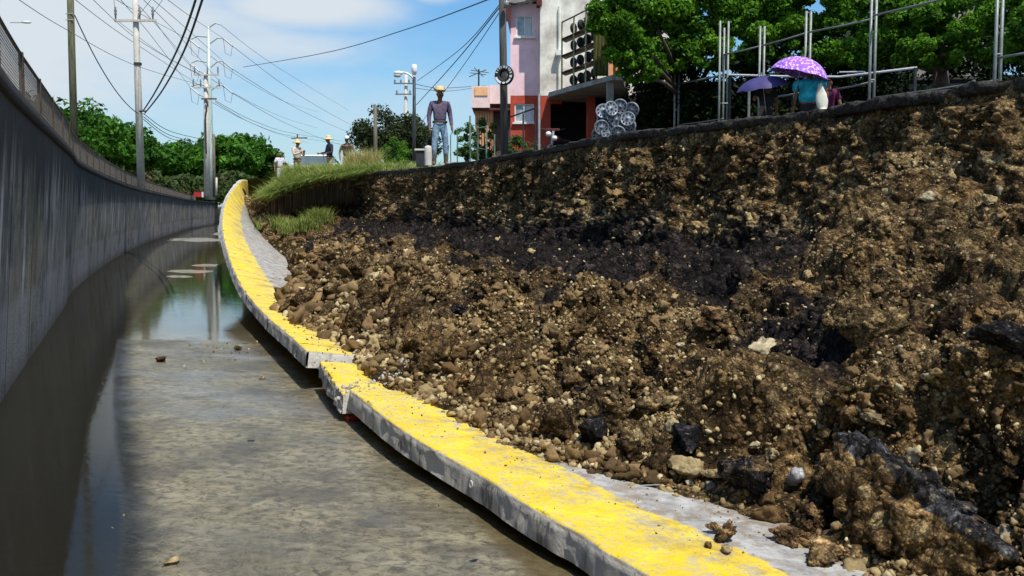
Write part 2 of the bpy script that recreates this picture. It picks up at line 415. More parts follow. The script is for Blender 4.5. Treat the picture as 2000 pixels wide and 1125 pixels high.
def make_slab(name, label, pts, l0, step, width=LW, th=.165, seed=0, chip=.012, far=None, skew0=0.0, skew1=0.0):
    fn, L = polyfn(pts)
    s = np.arange(0, L, step); s = s[s < L - step * .3]; s = np.append(s, L)
    if far: s = np.concatenate([s[s < far], np.arange(far, L, 3.0)])
    # cross-section (w, depth below face); w<0 marks the edge face and the underside
    cs = [(-.05, -th, 0), (-.05, -th * .66, 0), (-.05, -th * .33, 0), (-.05, -.012, 0), (.004, 0, .012)]
    prof = [(.0, -th), (.0, -th * .66), (.0, -th * .33), (.0, -.014), (.014, 0)] + [(w, 0) for w in (.03, .06, .1, .15, .2, .27, .34, .42, .5, .58, .66, .75, .85, 1.0, 1.2, 1.5, 2.0, 2.5, width)] + [(width, -th), (0.0, -th)]
    uvw = [-.05, -.05, -.05, -.004, .014] + [p_[0] for p_ in prof[5:-2]] + [width, -.05]
    p, d, n, th_ = slab_frame(fn, np.clip(s, .0, L))
    V = []; UV = []
    for (w, h), uw in zip(prof, uvw):
        sk = skew0 * np.clip(1 - s / .6, 0, 1) * w + skew1 * np.clip(1 - (L - s) / .6, 0, 1) * w
        jit = chip * (np.abs(fbm(np.column_stack([s * 1.0, np.full(len(s), h * 9.0), np.full(len(s), seed + 0.0)]), .22, seed, 3)) if w < .02 else 0)
        ww = w + jit
        x = p[:, 0] + n[:, 0] * (ww * np.cos(th_) + h * np.sin(th_)) + d[:, 0] * sk
        y = p[:, 1] + n[:, 1] * (ww * np.cos(th_) + h * np.sin(th_)) + d[:, 1] * sk
        z = p[:, 2] - ww * np.sin(th_) + h * np.cos(th_) - jit * .4
        V.append(np.column_stack([x, y, z])); UV.append(np.column_stack([np.full(len(s), uw), s + l0]))
    V = np.concatenate(V); UV = np.concatenate(UV)
    V[:, 2] += vnoise(V, .8, seed + 5) * .008
    nr, nc = len(prof), len(s)
    F = grid_faces(nr, nc)
    # end caps: ladder of quads between face and underside
    top = list(range(4, nr - 2)); caps = []
    for c in (0, nc - 1):
        pass
    base = len(V); extra = []; euv = []
    for c in (0, nc - 1):
        cols = [np.array(V[k * nc + c]) for k in range(4, nr - 2)]
        dn = np.array([n[c][0] * math.sin(th_[c]), n[c][1] * math.sin(th_[c]), math.cos(th_[c])])
        jj = d[c] * (.012 if c else -.012)
        for i_, q in enumerate(cols):
            for a in range(4):
                r = (fbm(q.reshape(1, 3) + a, .1, 3, 3)[0]) * .012
                extra.append(q - dn * (th * a / 3.0) + np.array([jj[0], jj[1], 0]) * (0 if a == 0 else 1) + np.array([d[c][0], d[c][1], 0]) * r * (a > 0)); euv.append((-.05 if a else uvw[4 + i_] if uvw[4 + i_] > 5 else -.01, 0))
        m_ = len(cols)
        for i_ in range(m_ - 1):
            for a in range(3):
                q0 = base + i_ * 4 + a; f = (q0, q0 + 4, q0 + 5, q0 + 1)
                caps.append(f if c == 0 else f[::-1])
        base += m_ * 4
    V2 = np.vstack([V, np.array(extra)]); UV2 = np.vstack([UV, np.array(euv)])
    F2 = np.vstack([F, np.array(caps)])
    o = mesh_obj(name, V2, F2, SLABM, base=tuple(np.array(pts[len(pts) // 2])), uv=UV2)
    tag(o, label, 'fallen wall')
    SLAB_TRIS.append((V2, F2))
    return fn, L
nearf, NL = make_slab('wall_slab', 'longest toppled concrete wall slab with worn yellow paint, nearest the camera beside the water', NEAR, 0, .03, seed=1, skew1=.0, chip=.02)
midf, ML = make_slab('wall_slab', 'short broken yellow painted slab piece wedged between the two long fallen slabs', MID, 7, .03, seed=9, chip=.06)
farf, FL = make_slab('wall_slab', 'leaning wall section with cracked yellow band curving up to street level at the far end', FAR, 60, .06, seed=4, chip=.02, far=30.0)

# channel floor and water
def floor_mats():
    m, t, b, o = new_mat('wet_channel_floor'); g = NG(t)
    pos = g.n('ShaderNodeNewGeometry').outputs['Position']
    uv = g.n('ShaderNodeUVMap').outputs[0]; s = g.n('ShaderNodeSeparateXYZ', {0: uv}); w, l = s.outputs[0], s.outputs[1]
    ws = g.n('ShaderNodeVectorRotate', {'Vector': pos, 'Angle': R(25)}, rotation_type='Z_AXIS').outputs[0]
    c = g.mix(g.mapr(g.noise(g.scale(ws, (1.1, 1.35, 1)), 1.0, 9, .72, .6), .3, .7), c4((.20, .185, .16)), c4((.62, .58, .49)))
    c = g.mix(g.mapr(g.noise(g.scale(ws, (11, 12.5, 1)), 1.0, 8, .8, .5), .42, .62), c, c4((.12, .11, .085)))
    c = g.mix(g.mapr(g.noise(pos, 60.0, 4, .8), .52, .62, 0, .5), c, c4((.50, .47, .40)))
    c = g.mix(g.mapr(g.n('ShaderNodeSeparateXYZ', {0: pos}).outputs[1], 13.2, 15.5, 0, .75), c, c4((.045, .045, .03)))  # floor painted darker far along for the trees' reflection
    c = g.mix(g.m('MULTIPLY', g.mapr(g.noise(pos, .9, 6, .65), .48, .62), .6), c, c4((.10, .092, .105)))
    c = g.mix(g.mapr(g.noise(pos, 26.0, 5, .75), .66, .75), c, c4((.05, .045, .035)))
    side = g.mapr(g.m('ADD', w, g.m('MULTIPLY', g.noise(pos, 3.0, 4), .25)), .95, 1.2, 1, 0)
    c = g.mix(g.m('MULTIPLY', side, .985), c, c4((.003, .003, .003)))  # near-black strip at the wall foot: the wall's dark reflection painted in
    kerb = g.mapr(g.m('ADD', w, g.m('MULTIPLY', g.noise(pos, 2.0, 5), .35)), 2.86, 2.96)
    c = g.mix(g.m('MULTIPLY', kerb, .75), c, c4((.15, .115, .055)))
    # narrow crack running along the floor, and faint cross joints
    cr = g.m('ADD', w, g.m('MULTIPLY', g.noise(pos, 2.2, 5, .6), .5))
    c = g.mix(g.m('MULTIPLY', g.mapr(g.m('ABSOLUTE', g.m('SUBTRACT', cr, 1.98)), .0, .014, .75, 0), g.mapr(g.noise(pos, 4.0, 3), .4, .6)), c, c4((.04, .035, .03)))
    t.links.new(c, b.inputs['Base Color']); b.inputs['Roughness'].default_value = .8
    bn = g.n('ShaderNodeBump', {'Strength': .7, 'Distance': .02, 'Height': g.noise(g.scale(ws, (1, 1.6, 1)), 14.0, 8, .8)}); t.links.new(bn.outputs[0], b.inputs['Normal'])
    # water film
    m2 = bpy.data.materials.new('shallow_water'); m2.use_nodes = True; t = m2.node_tree; t.nodes.clear(); g = NG(t)
    out = t.nodes.new('ShaderNodeOutputMaterial'); pos = g.n('ShaderNodeNewGeometry').outputs['Position']
    s3 = g.n('ShaderNodeSeparateXYZ', {0: pos}); uv = g.n('ShaderNodeUVMap').outputs[0]; s = g.n('ShaderNodeSeparateXYZ', {0: uv}); w = s.outputs[0]
    ws = g.n('ShaderNodeVectorRotate', {'Vector': pos, 'Angle': R(25)}, rotation_type='Z_AXIS').outputs[0]
    still = g.mapr(g.m('ADD', s3.outputs[1], g.m('MULTIPLY', g.noise(pos, .7, 6, .65), 6.0)), 15.3, 17.0)
    still = g.m('MAXIMUM', still, g.mapr(w, .75, .85, 1, 0))
    still = g.m('MAXIMUM', still, g.m('MULTIPLY', g.mapr(g.m('ADD', w, g.m('MULTIPLY', g.noise(pos, 2.0, 5), .35)), 2.86, 2.96), .85))
    patch = g.mapr(g.noise(g.scale(ws, (.35, .9, 1)), 1.0, 4), .46, .6)
    ripple = g.m('ADD', g.m('MULTIPLY', g.noise(g.scale(ws, (1.0, 3.2, 1)), 2.0, 6, .6, 2.5), 1.6), g.m('MULTIPLY', g.noise(g.scale(ws, (1.0, 2.5, 1)), 18.0, 4, .6), .18))
    amp = g.n('ShaderNodeMapRange', {0: still, 3: .013, 4: .0006}).outputs[0]
    bn = g.n('ShaderNodeBump', {'Strength': .6, 'Distance': amp, 'Height': ripple}).outputs[0]
    rough = g.m('ADD', g.m('MULTIPLY', g.m('SUBTRACT', 1.0, still), g.m('ADD', .16, g.m('MULTIPLY', patch, .10))), .012)
    gl = g.n('ShaderNodeBsdfGlossy', {'Color': (1, 1, 1, 1), 'Roughness': rough, 'Normal': bn})
    tr = g.n('ShaderNodeBsdfTransparent', {'Color': (.80, .77, .66, 1)})
    fr = g.n('ShaderNodeFresnel', {'IOR': 1.33, 'Normal': bn}).outputs[0]
    wet = g.m('MULTIPLY', g.m('MULTIPLY', fr, g.mapr(w, .2, 1.7, .28, 1.0)), g.m('ADD', .62, g.m('MULTIPLY', g.m('MAXIMUM', patch, still), .36)))
    mxs = g.n('ShaderNodeMixShader', {0: wet, 1: tr.outputs[0], 2: gl.outputs[0]})
    t.links.new(mxs.outputs[0], out.inputs[0])
    return m, m2
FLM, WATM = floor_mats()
sf = np.concatenate([np.arange(0, 45, .5), np.arange(45, 130, 2.0), np.arange(130, WL, 8.0)])
P, D_, N_ = wall_frame(sf)
wds = np.array([-.45, .3, .8, 1.5, 2.5, 4, 6.5, 9.0])
V = []; UV = []
for wd in wds:
    lim = np.where(sf < 34, wd, np.minimum(wd, 6.2))
    q = P + N_ * lim[:, None]; V.append(np.column_stack([q, np.zeros(len(q))])); UV.append(np.column_stack([lim, sf]))
V = np.concatenate(V); UV = np.concatenate(UV); Fg = grid_faces(len(wds), len(sf))[:, ::-1]
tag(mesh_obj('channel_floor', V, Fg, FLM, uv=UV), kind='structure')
V2 = V.copy(); V2[:, 2] = .014
tag(mesh_obj('water', V2, Fg, WATM, uv=UV), kind='structure')

# ------------------------------------------------------------------ the landslide
# stations: street edge E, recess of the scarp foot, exposure width w of the slab, depth D on the slab
def slab_pt(fn, L, Yq, w, up=.0):
    s = np.linspace(0, L, 4000); p = fn(s); i = int(np.argmin(np.abs(p[:, 1] - Yq)))
    p, d, n, th = slab_frame(fn, s[i:i + 1]); p = p[0]; n = n[0]; th = th[0]
    return np.array([p[0] + n[0] * w * math.cos(th), p[1] + n[1] * w * math.cos(th), p[2] - w * math.sin(th) + up])
def EZ(x, y, z=STREET): p = atz(x, y, z); return np.array([p.x, p.y, z])
def ED(x, y, D): p = at(x, y, D); return np.array([p.x, p.y, p.z])
ST = [  # E, B, toe z, toe recess fraction, black weights (scarp mid, toe, m1, m2, m3)
    (np.array([8.8, -3.0, STREET]), slab_pt(nearf, NL, -.9, 1.2), 1.9, .16, (.0, .1, .0, .2, .1)),
    (np.array([7.6, 1.5, STREET]), slab_pt(nearf, NL, 1.2, 1.15), 1.9, .15, (.0, .1, .1, .2, .1)),
    (np.array([6.1, 5.3, STREET]), slab_pt(nearf, NL, 2.6, 1.1), 1.9, .14, (.0, .1, .1, .25, .1)),
    (EZ(2000, 152), slab_pt(nearf, NL, 3.55, .90), 1.9, .13, (.0, .1, .1, .35, .25)),
    (EZ(1800, 186), slab_pt(nearf, NL, 4.25, 1.0), 1.85, .13, (.0, .2, .1, .45, .35)),
    (EZ(1600, 215), slab_pt(nearf, NL, 4.9, 1.12), 1.5, .13, (.0, .75, .5, .45, .2)),
    (EZ(1400, 240), slab_pt(nearf, NL, 5.6, .92), 1.35, .13, (.05, .95, .85, .3, .1)),
    (EZ(1200, 265), slab_pt(nearf, NL, 6.5, .66), 1.35, .12, (.05, .95, .9, .2, .05)),
    (EZ(1000, 302), slab_pt(nearf, NL, 8.0, .55), 1.35, .10, (.05, .9, .9, .25, .0)),
    (EZ(850, 325), slab_pt(farf, FL, 10.9, .52), 1.40, .08, (.05, .85, .8, .25, .0)),
    (EZ(730, 337), slab_pt(farf, FL, 14.3, .42), 1.45, .06, (.15, .85, .8, .5, .1)),
    (ED(680, 346, 30.6), slab_pt(farf, FL, 18.2, 1.25), 1.55, -.04, (.7, .8, .7, .5, .3)),
    (ED(625, 354, 31), slab_pt(farf, FL, 22.5, 1.75), 1.60, -.09, (.6, .3, .2, .5, .5)),
    (ED(568, 370, 31.3), slab_pt(farf, FL, 27.0, 2.0), 1.75, -.10, (.4, .2, .1, .1, .3)),
    (ED(525, 388, 31.6), slab_pt(farf, FL, 30.6, 1.5), 1.9, .0, (.2, .1, .0, .0, .0)),
    (np.array([-8.55, 34.2, 2.4]), slab_pt(farf, FL, 33.6, .55), 2.0, .2, (.0, .0, .0, .0, .0)),
]
ctrl = []
for E, B, zt, rec, bk in ST:
    dirb = (B - E); hd = np.array([dirb[0], dirb[1], 0.0])
    toe = E + hd * rec; toe[2] = zt
    if rec < 0:                                                       # undercut: the foot lies behind the turf lip
        toe = E + np.array([.35, 1.0, 0]) * (-rec * 11); toe[2] = zt
    p1 = E + hd * .004; p1[2] = E[2] - .16
    p2 = E * .5 + toe * .5; p2[2] = E[2] * .45 + zt * .55
    if rec < 0: p2 = E + (toe - E) * .8; p2[2] = E[2] * .45 + zt * .55
    else: p2 = E + (toe - E) * .33; p2[2] = E[2] * .47 + zt * .53
    def dn(f, k):
        q = toe + (B - toe) * f; q[2] = zt + (B[2] - zt) * k; return q
    m1, m2, m3 = dn(.22, .26), dn(.50, .50), dn(.78, .70)
    Bn = B + np.array([0, 0, .012]); 
    u = hd / np.linalg.norm(hd)
    out = B + u * .16; out[2] = B[2] - .14
    rows = [E, p1, p2, toe, m1, m2, m3, Bn, out]
    kk = [.5, .15, bk[0], bk[1], bk[2], bk[3], bk[4], .02, .02]
    ctrl.append([list(r_) + [k_] for r_, k_ in zip(rows, kk)])
ctrl = np.array(ctrl)                                                # stations x rows x 4
tcol = np.concatenate([np.arange(0, 2.6, .05), np.arange(2.6, 9.0, .0115), np.arange(9.0, 15.0001, .022)])
prow = np.concatenate([np.linspace(0, 1, 8)[:-1], np.linspace(1, 3, 110)[:-1], np.linspace(3, 6, 260)[:-1], np.linspace(6, 7, 90)[:-1], np.linspace(7, 8, 14)])
A = catmull(ctrl, tcol)                                              # cols x rows x 4
A = np.swapaxes(A, 0, 1)                                             # rows x cols x 4
A = catmull(A, prow)
NR, NC = A.shape[:2]
TC, PR = np.meshgrid(tcol, prow)
def normals(G):
    du = np.gradient(G, axis=1); dv = np.gradient(G, axis=0)
    n = np.cross(du, dv); n /= np.linalg.norm(n, axis=-1, keepdims=True) + 1e-12
    return n
G = A[..., :3]; N = normals(G)
if N[NR // 2, NC // 3, 2] < 0: N = -N
FDIRT = grid_faces(NR, NC)
# broad mounds and hollows located on the slope
coarse = G[::4, ::4]; cf_ = grid_faces(*coarse.shape[:2])
bv = BVHTree.FromPolygons([Vector(v) for v in coarse.reshape(-1, 3)], [tuple(int(i) for i in f) for f in cf_])
def bhit(x, y):
    d = ray(x, y).normalized(); r_ = bv.ray_cast(Vector((0, 0, EYE)), d)
    return r_[0]
BUMPS = [(1170, 650, .42, .34), (1095, 725, .20, -.26), (1340, 680, .38, .28), (1275, 745, .17, -.22), (1700, 680, .34, .40), (1620, 790, .20, -.22),
         (1560, 640, .45, .12), (1510, 790, .32, .30), (1500, 862, .22, -.2), (1760, 440, .8, .32), (1835, 560, .30, -.28), (1830, 600, .2, -.15), (950, 590, .55, .16), (930, 645, .3, -.22), (1010, 650, .22, -.14),
         (1600, 960, .26, -.25), (1930, 660, .3, .30), (1900, 930, .28, -.42), (1830, 880, .35, -.1), (1960, 820, .35, .18), (1780, 790, .3, .25), (720, 560, .7, .10), (1240, 560, .6, .14), (1400, 590, .5, .14),
         (1420, 820, .2, .12), (1190, 620, .15, .1), (860, 530, .6, .12), (1950, 380, .5, -.2), (1900, 450, .35, .18), (1175, 490, .3, -.2), (1570, 920, .2, -.12), (1340, 840, .3, -.08), (1620, 560, .35, .12), (1760, 610, .2, -.18), (640, 520, .5, .12)]
Gf = G.reshape(-1, 3).copy(); Nf = N.reshape(-1, 3); PRf = PR.ravel(); TCf = TC.ravel(); KB = A[..., 3].ravel()
disp = np.zeros(len(Gf))
for (x, y, r_, h) in BUMPS:
    c = bhit(x, y)
    if c is None: continue
    d2 = ((Gf - np.array(c)) ** 2).sum(1) / (r_ * r_)
    d2 = d2 * (1 + .35 * vnoise(Gf, r_ * .6, 8))
    disp += h * np.exp(-np.clip(d2, 0, 9) ** 1.4)
sc_w = np.clip((PRf - .9) / .4, 0, 1)                                # little displacement right at the street edge
deb = np.clip((PRf - 2.6) / 1.0, 0, 1) * np.clip((7.05 - PRf) / .9, .25, 1)
scarp = np.clip((PRf - .9) / .3, 0, 1) * np.clip((3.4 - PRf) / .8, 0, 1)
big = fbm(Gf, 1.1, 21, 3); f0, id0 = worley(Gf + .25 * fbm(Gf, .6, 12, 2)[:, None], .80, 55); f1, id1 = worley(Gf + .12 * fbm(Gf, .3, 2, 2)[:, None], .34, 5); f2, id2 = worley(Gf, .13, 15); f3, id3 = worley(Gf, .055, 25)
clods = (.62 - f1) * (id1 > .35)
disp += deb * (.17 * big + .42 * np.clip(.62 - f0, -.25, .5) * (id0 > .3) + .24 * clods + .085 * (.6 - f2) + .035 * (.6 - f3) + .05 * fbm(Gf, .16, 77, 3))
rid = 1 - np.abs(fbm(np.column_stack([Gf[:, 0], Gf[:, 1], Gf[:, 2] * .55]), .5, 61, 4))
disp += scarp * (.26 * (rid - .7) + .20 * np.clip(.6 - f0, -.2, .5) + .13 * (.6 - f2) * 1.3 + .14 * clods + .045 * (.6 - f3) + .07 * fbm(Gf, .2, 78, 3))
nearfac = np.clip(12.0 / np.maximum(Gf[:, 1], 4), .5, 1.0)
Gf += Nf * (disp * sc_w)[:, None]
G2 = Gf.reshape(NR, NC, 3)
# colour: layers and lumps of the material itself
k = KB * 1.12 + .45 * fbm(Gf, .8, 31, 4) + .18 * (id1 - .5)
kk = np.clip((k - .48) / .22, 0, 1)[:, None]
b1 = np.array([.105, .062, .024]); b2 = np.array([.175, .117, .052]); b3 = np.array([.038, .022, .009]); bl = np.array([.019, .0145, .013])
mixa = np.clip(.5 + .7 * fbm(Gf, .35, 41, 4), 0, 1)[:, None]
col = b1 * (1 - mixa) + b2 * mixa
dk = np.clip((fbm(Gf, .6, 51, 4) - .15) / .5, 0, 1)[:, None]
col = col * (1 - dk * .7) + b3 * dk * .7
col = col * (.8 + .4 * id2[:, None])
blc = bl * (.7 + .9 * id2[:, None])
col = col * (1 - kk) + blc * kk
# thin pale layer of crushed stone, dark asphalt crust line
lay = np.exp(-((PRf - 2.45 - .25 * fbm(Gf, 1.5, 71, 2)) / .22) ** 2)[:, None] * (id3[:, None] > .55)
col = col * (1 - .6 * lay) + np.array([.38, .29, .16]) * .6 * lay
def earth_mat():
    m, t, b, o = new_mat('loose_earth'); g = NG(t)
    pos0 = g.n('ShaderNodeNewGeometry').outputs['Position']
    wob = g.n('ShaderNodeTexNoise', {'Vector': pos0, 'Scale': 9.0, 'Detail': 3}).outputs['Color']
    pos = g.n('ShaderNodeVectorMath', {0: pos0, 1: g.n('ShaderNodeVectorMath', {0: wob, 3: .06}, operation='SCALE').outputs[0]}, operation='ADD').outputs[0]
    a = g.n('ShaderNodeAttribute', attribute_name='Col').outputs['Color']
    lum = g.n('ShaderNodeSeparateColor', {0: a}).outputs[0]
    brown = g.mapr(lum, .025, .06)
    h = g.m('MULTIPLY', g.noise(pos, 70.0, 5, .75), .5); cc = a
    for sc_, amt, thr, dist in ((8.0, .8, .86, 1.5), (22.0, .8, .84, .6), (60.0, .6, .90, .25)):
        v = g.n('ShaderNodeTexVoronoi', {'Vector': pos, 'Scale': sc_, 'Randomness': 1.0}); d_ = v.outputs['Distance']
        rnd = g.n('ShaderNodeSeparateColor', {0: v.outputs['Color']})
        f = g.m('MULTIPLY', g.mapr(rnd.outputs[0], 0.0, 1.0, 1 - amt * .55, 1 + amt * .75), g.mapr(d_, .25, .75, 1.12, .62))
        cc = g.n('ShaderNodeVectorMath', {0: cc, 3: f}, operation='SCALE').outputs[0]
        st = g.m('MULTIPLY', g.m('MULTIPLY', g.mapr(rnd.outputs[1], thr, thr + .03), g.mapr(d_, .34, .44, 1, 0)), g.m('ADD', .12, g.m('MULTIPLY', brown, .75)))
        st = g.m('MULTIPLY', st, g.mapr(g.noise(pos0, 1.6, 3), .35, .6, .15, 1.0))
        tanc = g.mix(rnd.outputs[2], c4((.20, .14, .06)), c4((.42, .33, .17)))
        cc = g.mix(st, cc, tanc)
        h = g.m('ADD', h, g.m('MULTIPLY', g.mapr(d_, .0, .8, 1, 0), dist))
    f = g.mapr(g.noise(pos0, 130.0, 4, .8), .25, .75, .55, 1.45)
    cc = g.n('ShaderNodeVectorMath', {0: cc, 3: f}, operation='SCALE').outputs[0]
    t.links.new(cc, b.inputs['Base Color']); b.inputs['Roughness'].default_value = .95; b.inputs['Specular IOR Level'].default_value = .12
    bn = g.n('ShaderNodeBump', {'Strength': 1.0, 'Distance': .030, 'Height': h}); t.links.new(bn.outputs[0], b.inputs['Normal'])
    return m
DIRTM = earth_mat()
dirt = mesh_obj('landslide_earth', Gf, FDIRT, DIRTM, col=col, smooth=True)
tag(dirt, kind='structure')
bvd = BVHTree.FromPolygons([Vector(v) for v in G2[::2, ::2].reshape(-1, 3)], [tuple(int(i) for i in f) for f in grid_faces(*G2[::2, ::2].shape[:2])])
allV = []; allF = []; bcount = 0
for (v_, f_) in SLAB_TRIS:
    allV += [Vector(a) for a in v_]; allF += [tuple(int(i) + bcount for i in q) for q in f_]; bcount += len(v_)
bvs = BVHTree.FromPolygons(allV, allF)
def hit(x, y):
    """where the sight line through photo point (x,y) meets earth, slab or channel floor -> (point, normal)"""
    o_ = Vector((0, 0, EYE)); d = ray(x, y).normalized(); best = None
    for b_ in (bvd, bvs):
        r_ = b_.ray_cast(o_, d)
        if r_[0] is not None and (best is None or r_[3] < best[2]): best = (r_[0], r_[1], r_[3])
    if d.z < 0:
        t_ = -EYE / d.z
        if best is None or t_ < best[2]: best = (o_ + d * t_, Vector((0, 0, 1)), t_)
    n = best[1]
    if n.dot(d) > 0: n = -n
    return best[0], n

# ------------------------------------------------------------------ stones
def ico(sub):
    bm = bmesh.new(); bmesh.ops.create_icosphere(bm, subdivisions=sub, radius=1.0)
    v = np.array([x.co[:] for x in bm.verts]); f = np.array([[y.index for y in x.verts] for x in bm.faces]); bm.free()
    return v, f
ICO = {k: ico(k) for k in (1, 2, 3, 4, 5)}
def rock_shape(sub, seed, nplanes=11, rough=.0):
    v, f = ICO[sub]; rs = np.random.RandomState(seed)
    n = rs.normal(size=(nplanes, 3)); n /= np.linalg.norm(n, axis=1, keepdims=True); d = rs.uniform(.38, .88, nplanes)
    dots = v @ n.T; r = np.where(dots > .05, d / np.maximum(dots, .05), 9).min(1); r = np.minimum(r, 1.0)
    q = v * r[:, None] * np.array([1, rs.uniform(.7, 1.0), rs.uniform(.6, .9)])
    if rough:
        q = q * (1 + rough * fbm(q + seed, .45, seed, 5, .6))[:, None]
        f2, _ = worley(q + seed * 3.1, .28, seed); q = q * (1 + rough * .9 * (.5 - f2))[:, None]
    return q, f
def rand_rot(n, rs):
    q = rs.normal(size=(n, 4)); q /= np.linalg.norm(q, axis=1, keepdims=True); w, x, y, z = q.T
    return np.stack([np.stack([1 - 2 * (y * y + z * z), 2 * (x * y - z * w), 2 * (x * z + y * w)], -1), np.stack([2 * (x * y + z * w), 1 - 2 * (x * x + z * z), 2 * (y * z - x * w)], -1), np.stack([2 * (x * z - y * w), 2 * (y * z + x * w), 1 - 2 * (x * x + y * y)], -1)], 1)
STONEM = attr_mat('stone', .9, 55.0, .28, .006)
def scatter_stones(name, pos, nrm, size, colr, sub, seed, sink=.25, m=None):
    rs = np.random.RandomState(seed); protos = [rock_shape(sub, 100 + i, 12, .0 if sub < 3 else .42) for i in range(14)]
    Vs = []; Fs = []; Cs = []; b_ = 0
    which = rs.randint(0, len(protos), len(pos)); RM = rand_rot(len(pos), rs)
    for k_, (pv, pf) in enumerate(protos):
        ix = np.where(which == k_)[0]
        if not len(ix): continue
        v = np.einsum('nij,vj->nvi', RM[ix], pv) * size[ix][:, None, None]
        v = v + (pos[ix] + nrm[ix] * (size[ix] * (.5 - sink))[:, None])[:, None, :]
        nv = len(pv); Vs.append(v.reshape(-1, 3)); Fs.append((pf[None] + (np.arange(len(ix)) * nv)[:, None, None] + b_).reshape(-1, 3)); Cs.append(np.repeat(colr[ix], nv, axis=0)); b_ += nv * len(ix)
    return mesh_obj(name, np.concatenate(Vs), np.concatenate(Fs), m or STONEM, col=np.concatenate(Cs))
# gravel and clods over the slope: denser where the camera can resolve it
N2 = normals(G2); N2 = N2 if N2[NR // 2, NC // 3, 2] > 0 else -N2
cen = G2[:-1, :-1]; ar = np.linalg.norm(np.cross(G2[1:, :-1] - cen, G2[:-1, 1:] - cen), axis=-1)
PRc = PR[:-1, :-1]; TCc = TC[:-1, :-1]
dist = np.maximum(np.linalg.norm(cen - np.array([0, 0, EYE]), axis=-1), 3.0)
kc = kk.reshape(NR, NC)[:-1, :-1]
clump = np.clip(.55 + .9 * fbm(cen.reshape(-1, 3), .7, 91, 3).reshape(cen.shape[:2]), .08, 1.6)
wgt = ar / dist ** 1.55 * (PRc > 1.0) * (PRc < 7.3) * (1 - .82 * kc) * clump * (TCc > 2.0) * np.where(PRc > 5.2, 1.9, 1.0)
def pick(n, w, seed):
    rs = np.random.RandomState(seed); c = np.cumsum(w.ravel()); ix = np.searchsorted(c, rs.uniform(0, c[-1], n)); return np.clip(ix, 0, w.size - 1)
cenf = cen.reshape(-1, 3); N2f = N2[:-1, :-1].reshape(-1, 3); colf = col.reshape(NR, NC, 3)[:-1, :-1].reshape(-1, 3); distf = dist.ravel()
def stone_cols(n, ix, rs, tanshare):
    tan = np.array([.38, .28, .13]); pale = np.array([.54, .44, .25]); redd = np.array([.24, .15, .07])
    r = rs.uniform(size=n)[:, None]; v = rs.uniform(.65, 1.15, n)[:, None]
    c = colf[ix] * rs.uniform(.8, 1.7, n)[:, None]
    c = np.where(r < tanshare, tan * v, c); c = np.where(r < tanshare * .3, pale * v, c); c = np.where((r > tanshare) & (r < tanshare + .12), redd * v, c)
    return c
for (nm, n, sub, smin, smax, ts, seed, wx) in [('gravel', 54000, 1, .007, .026, .18, 1, wgt), ('rubble', 9500, 2, .018, .052, .30, 2, wgt), ('earth_clods', 900, 3, .05, .11, .05, 3, wgt)]:
    rs = np.random.RandomState(seed); ix = pick(n, wx, seed)
    size = smin + (smax - smin) * rs.uniform(size=n) ** 2.6
    size *= np.clip(distf[ix] / 8.0, .75, 1.9)
    pj = cenf[ix] + rs.normal(size=(n, 3)) * .008
    o = scatter_stones(nm, pj, N2f[ix], size, stone_cols(n, ix, rs, ts), sub, seed + 40, .30)
    tag(o, kind='stuff')
n = 3800; rs = np.random.RandomState(66); ix = pick(n, wgt * (PRc > 4.9) * (PRc < 7.2) * (TCc > 4.4) * (TCc < 9.3), 66); szc = (.013 + .034 * rs.uniform(size=n) ** 2) * np.clip(distf[ix] / 7.5, .8, 1.5)
tag(scatter_stones('angular_rubble', cenf[ix], N2f[ix], szc, stone_cols(n, ix, rs, .72), 2, 67, .22), kind='stuff')
n = 420; ix = pick(n, wgt * (PRc > 3.6) * (PRc < 6.8), 77); rs = np.random.RandomState(77); szc = (.07 + .13 * rs.uniform(size=n) ** 2) * np.clip(distf[ix] / 8.0, .7, 1.5)
tag(scatter_stones('large_earth_clods', cenf[ix], N2f[ix], szc, colf[ix] * rs.uniform(.8, 1.5, n)[:, None], 4, 88, .32, DIRTM), kind='stuff')

# ------------------------------------------------------------------ street plateau, banks
tE = np.linspace(0, 15, 900)
E_ = catmull(ctrl[:, 0, :3], tE)
tan_ = np.gradient(E_, axis=0)[:, :2]; tan_ /= np.linalg.norm(tan_, axis=1, keepdims=True)
outw = np.stack([-tan_[:, 1], tan_[:, 0]], -1)
if outw[200, 0] < 0: outw = -outw
inw = outw                                                            # away from the hole
jag = fbm(np.column_stack([tE * 2.2, tE * 0, tE * 0]), .6, 5, 6) * .07
fade_ = np.clip((10.6 - tE) / .5, 0, 1)                               # no asphalt on the turf end
rows = []
for k_, (off_, dz) in enumerate([(.35, -.12), (-.02, -.10), (-.045, -.07), (-.06, -.02), (-.04, .005), (.0, .014), (.25, .02), (1.5, .012)]):
    j = jag + fbm(np.column_stack([tE * 2.2, tE * 0 + k_ * 3, tE * 0]), .12, 6, 3) * .03
    rows.append(np.column_stack([E_[:, :2] + inw * (off_ - j * (off_ < .3))[:, None], E_[:, 2] + dz * fade_ + (dz * .3) * (1 - fade_) + j * .25]))
V = np.concatenate(rows)
CRUST = mat('broken_asphalt_edge', (.050, .042, .034), .95, .8, 22, .06, 30)
sel = slice(0, 660)
Vc = np.concatenate([r_[sel] for r_ in rows])
tag(mesh_obj('street_edge_asphalt', Vc, grid_faces(len(rows), 660)[:, ::-1], CRUST), kind='structure')
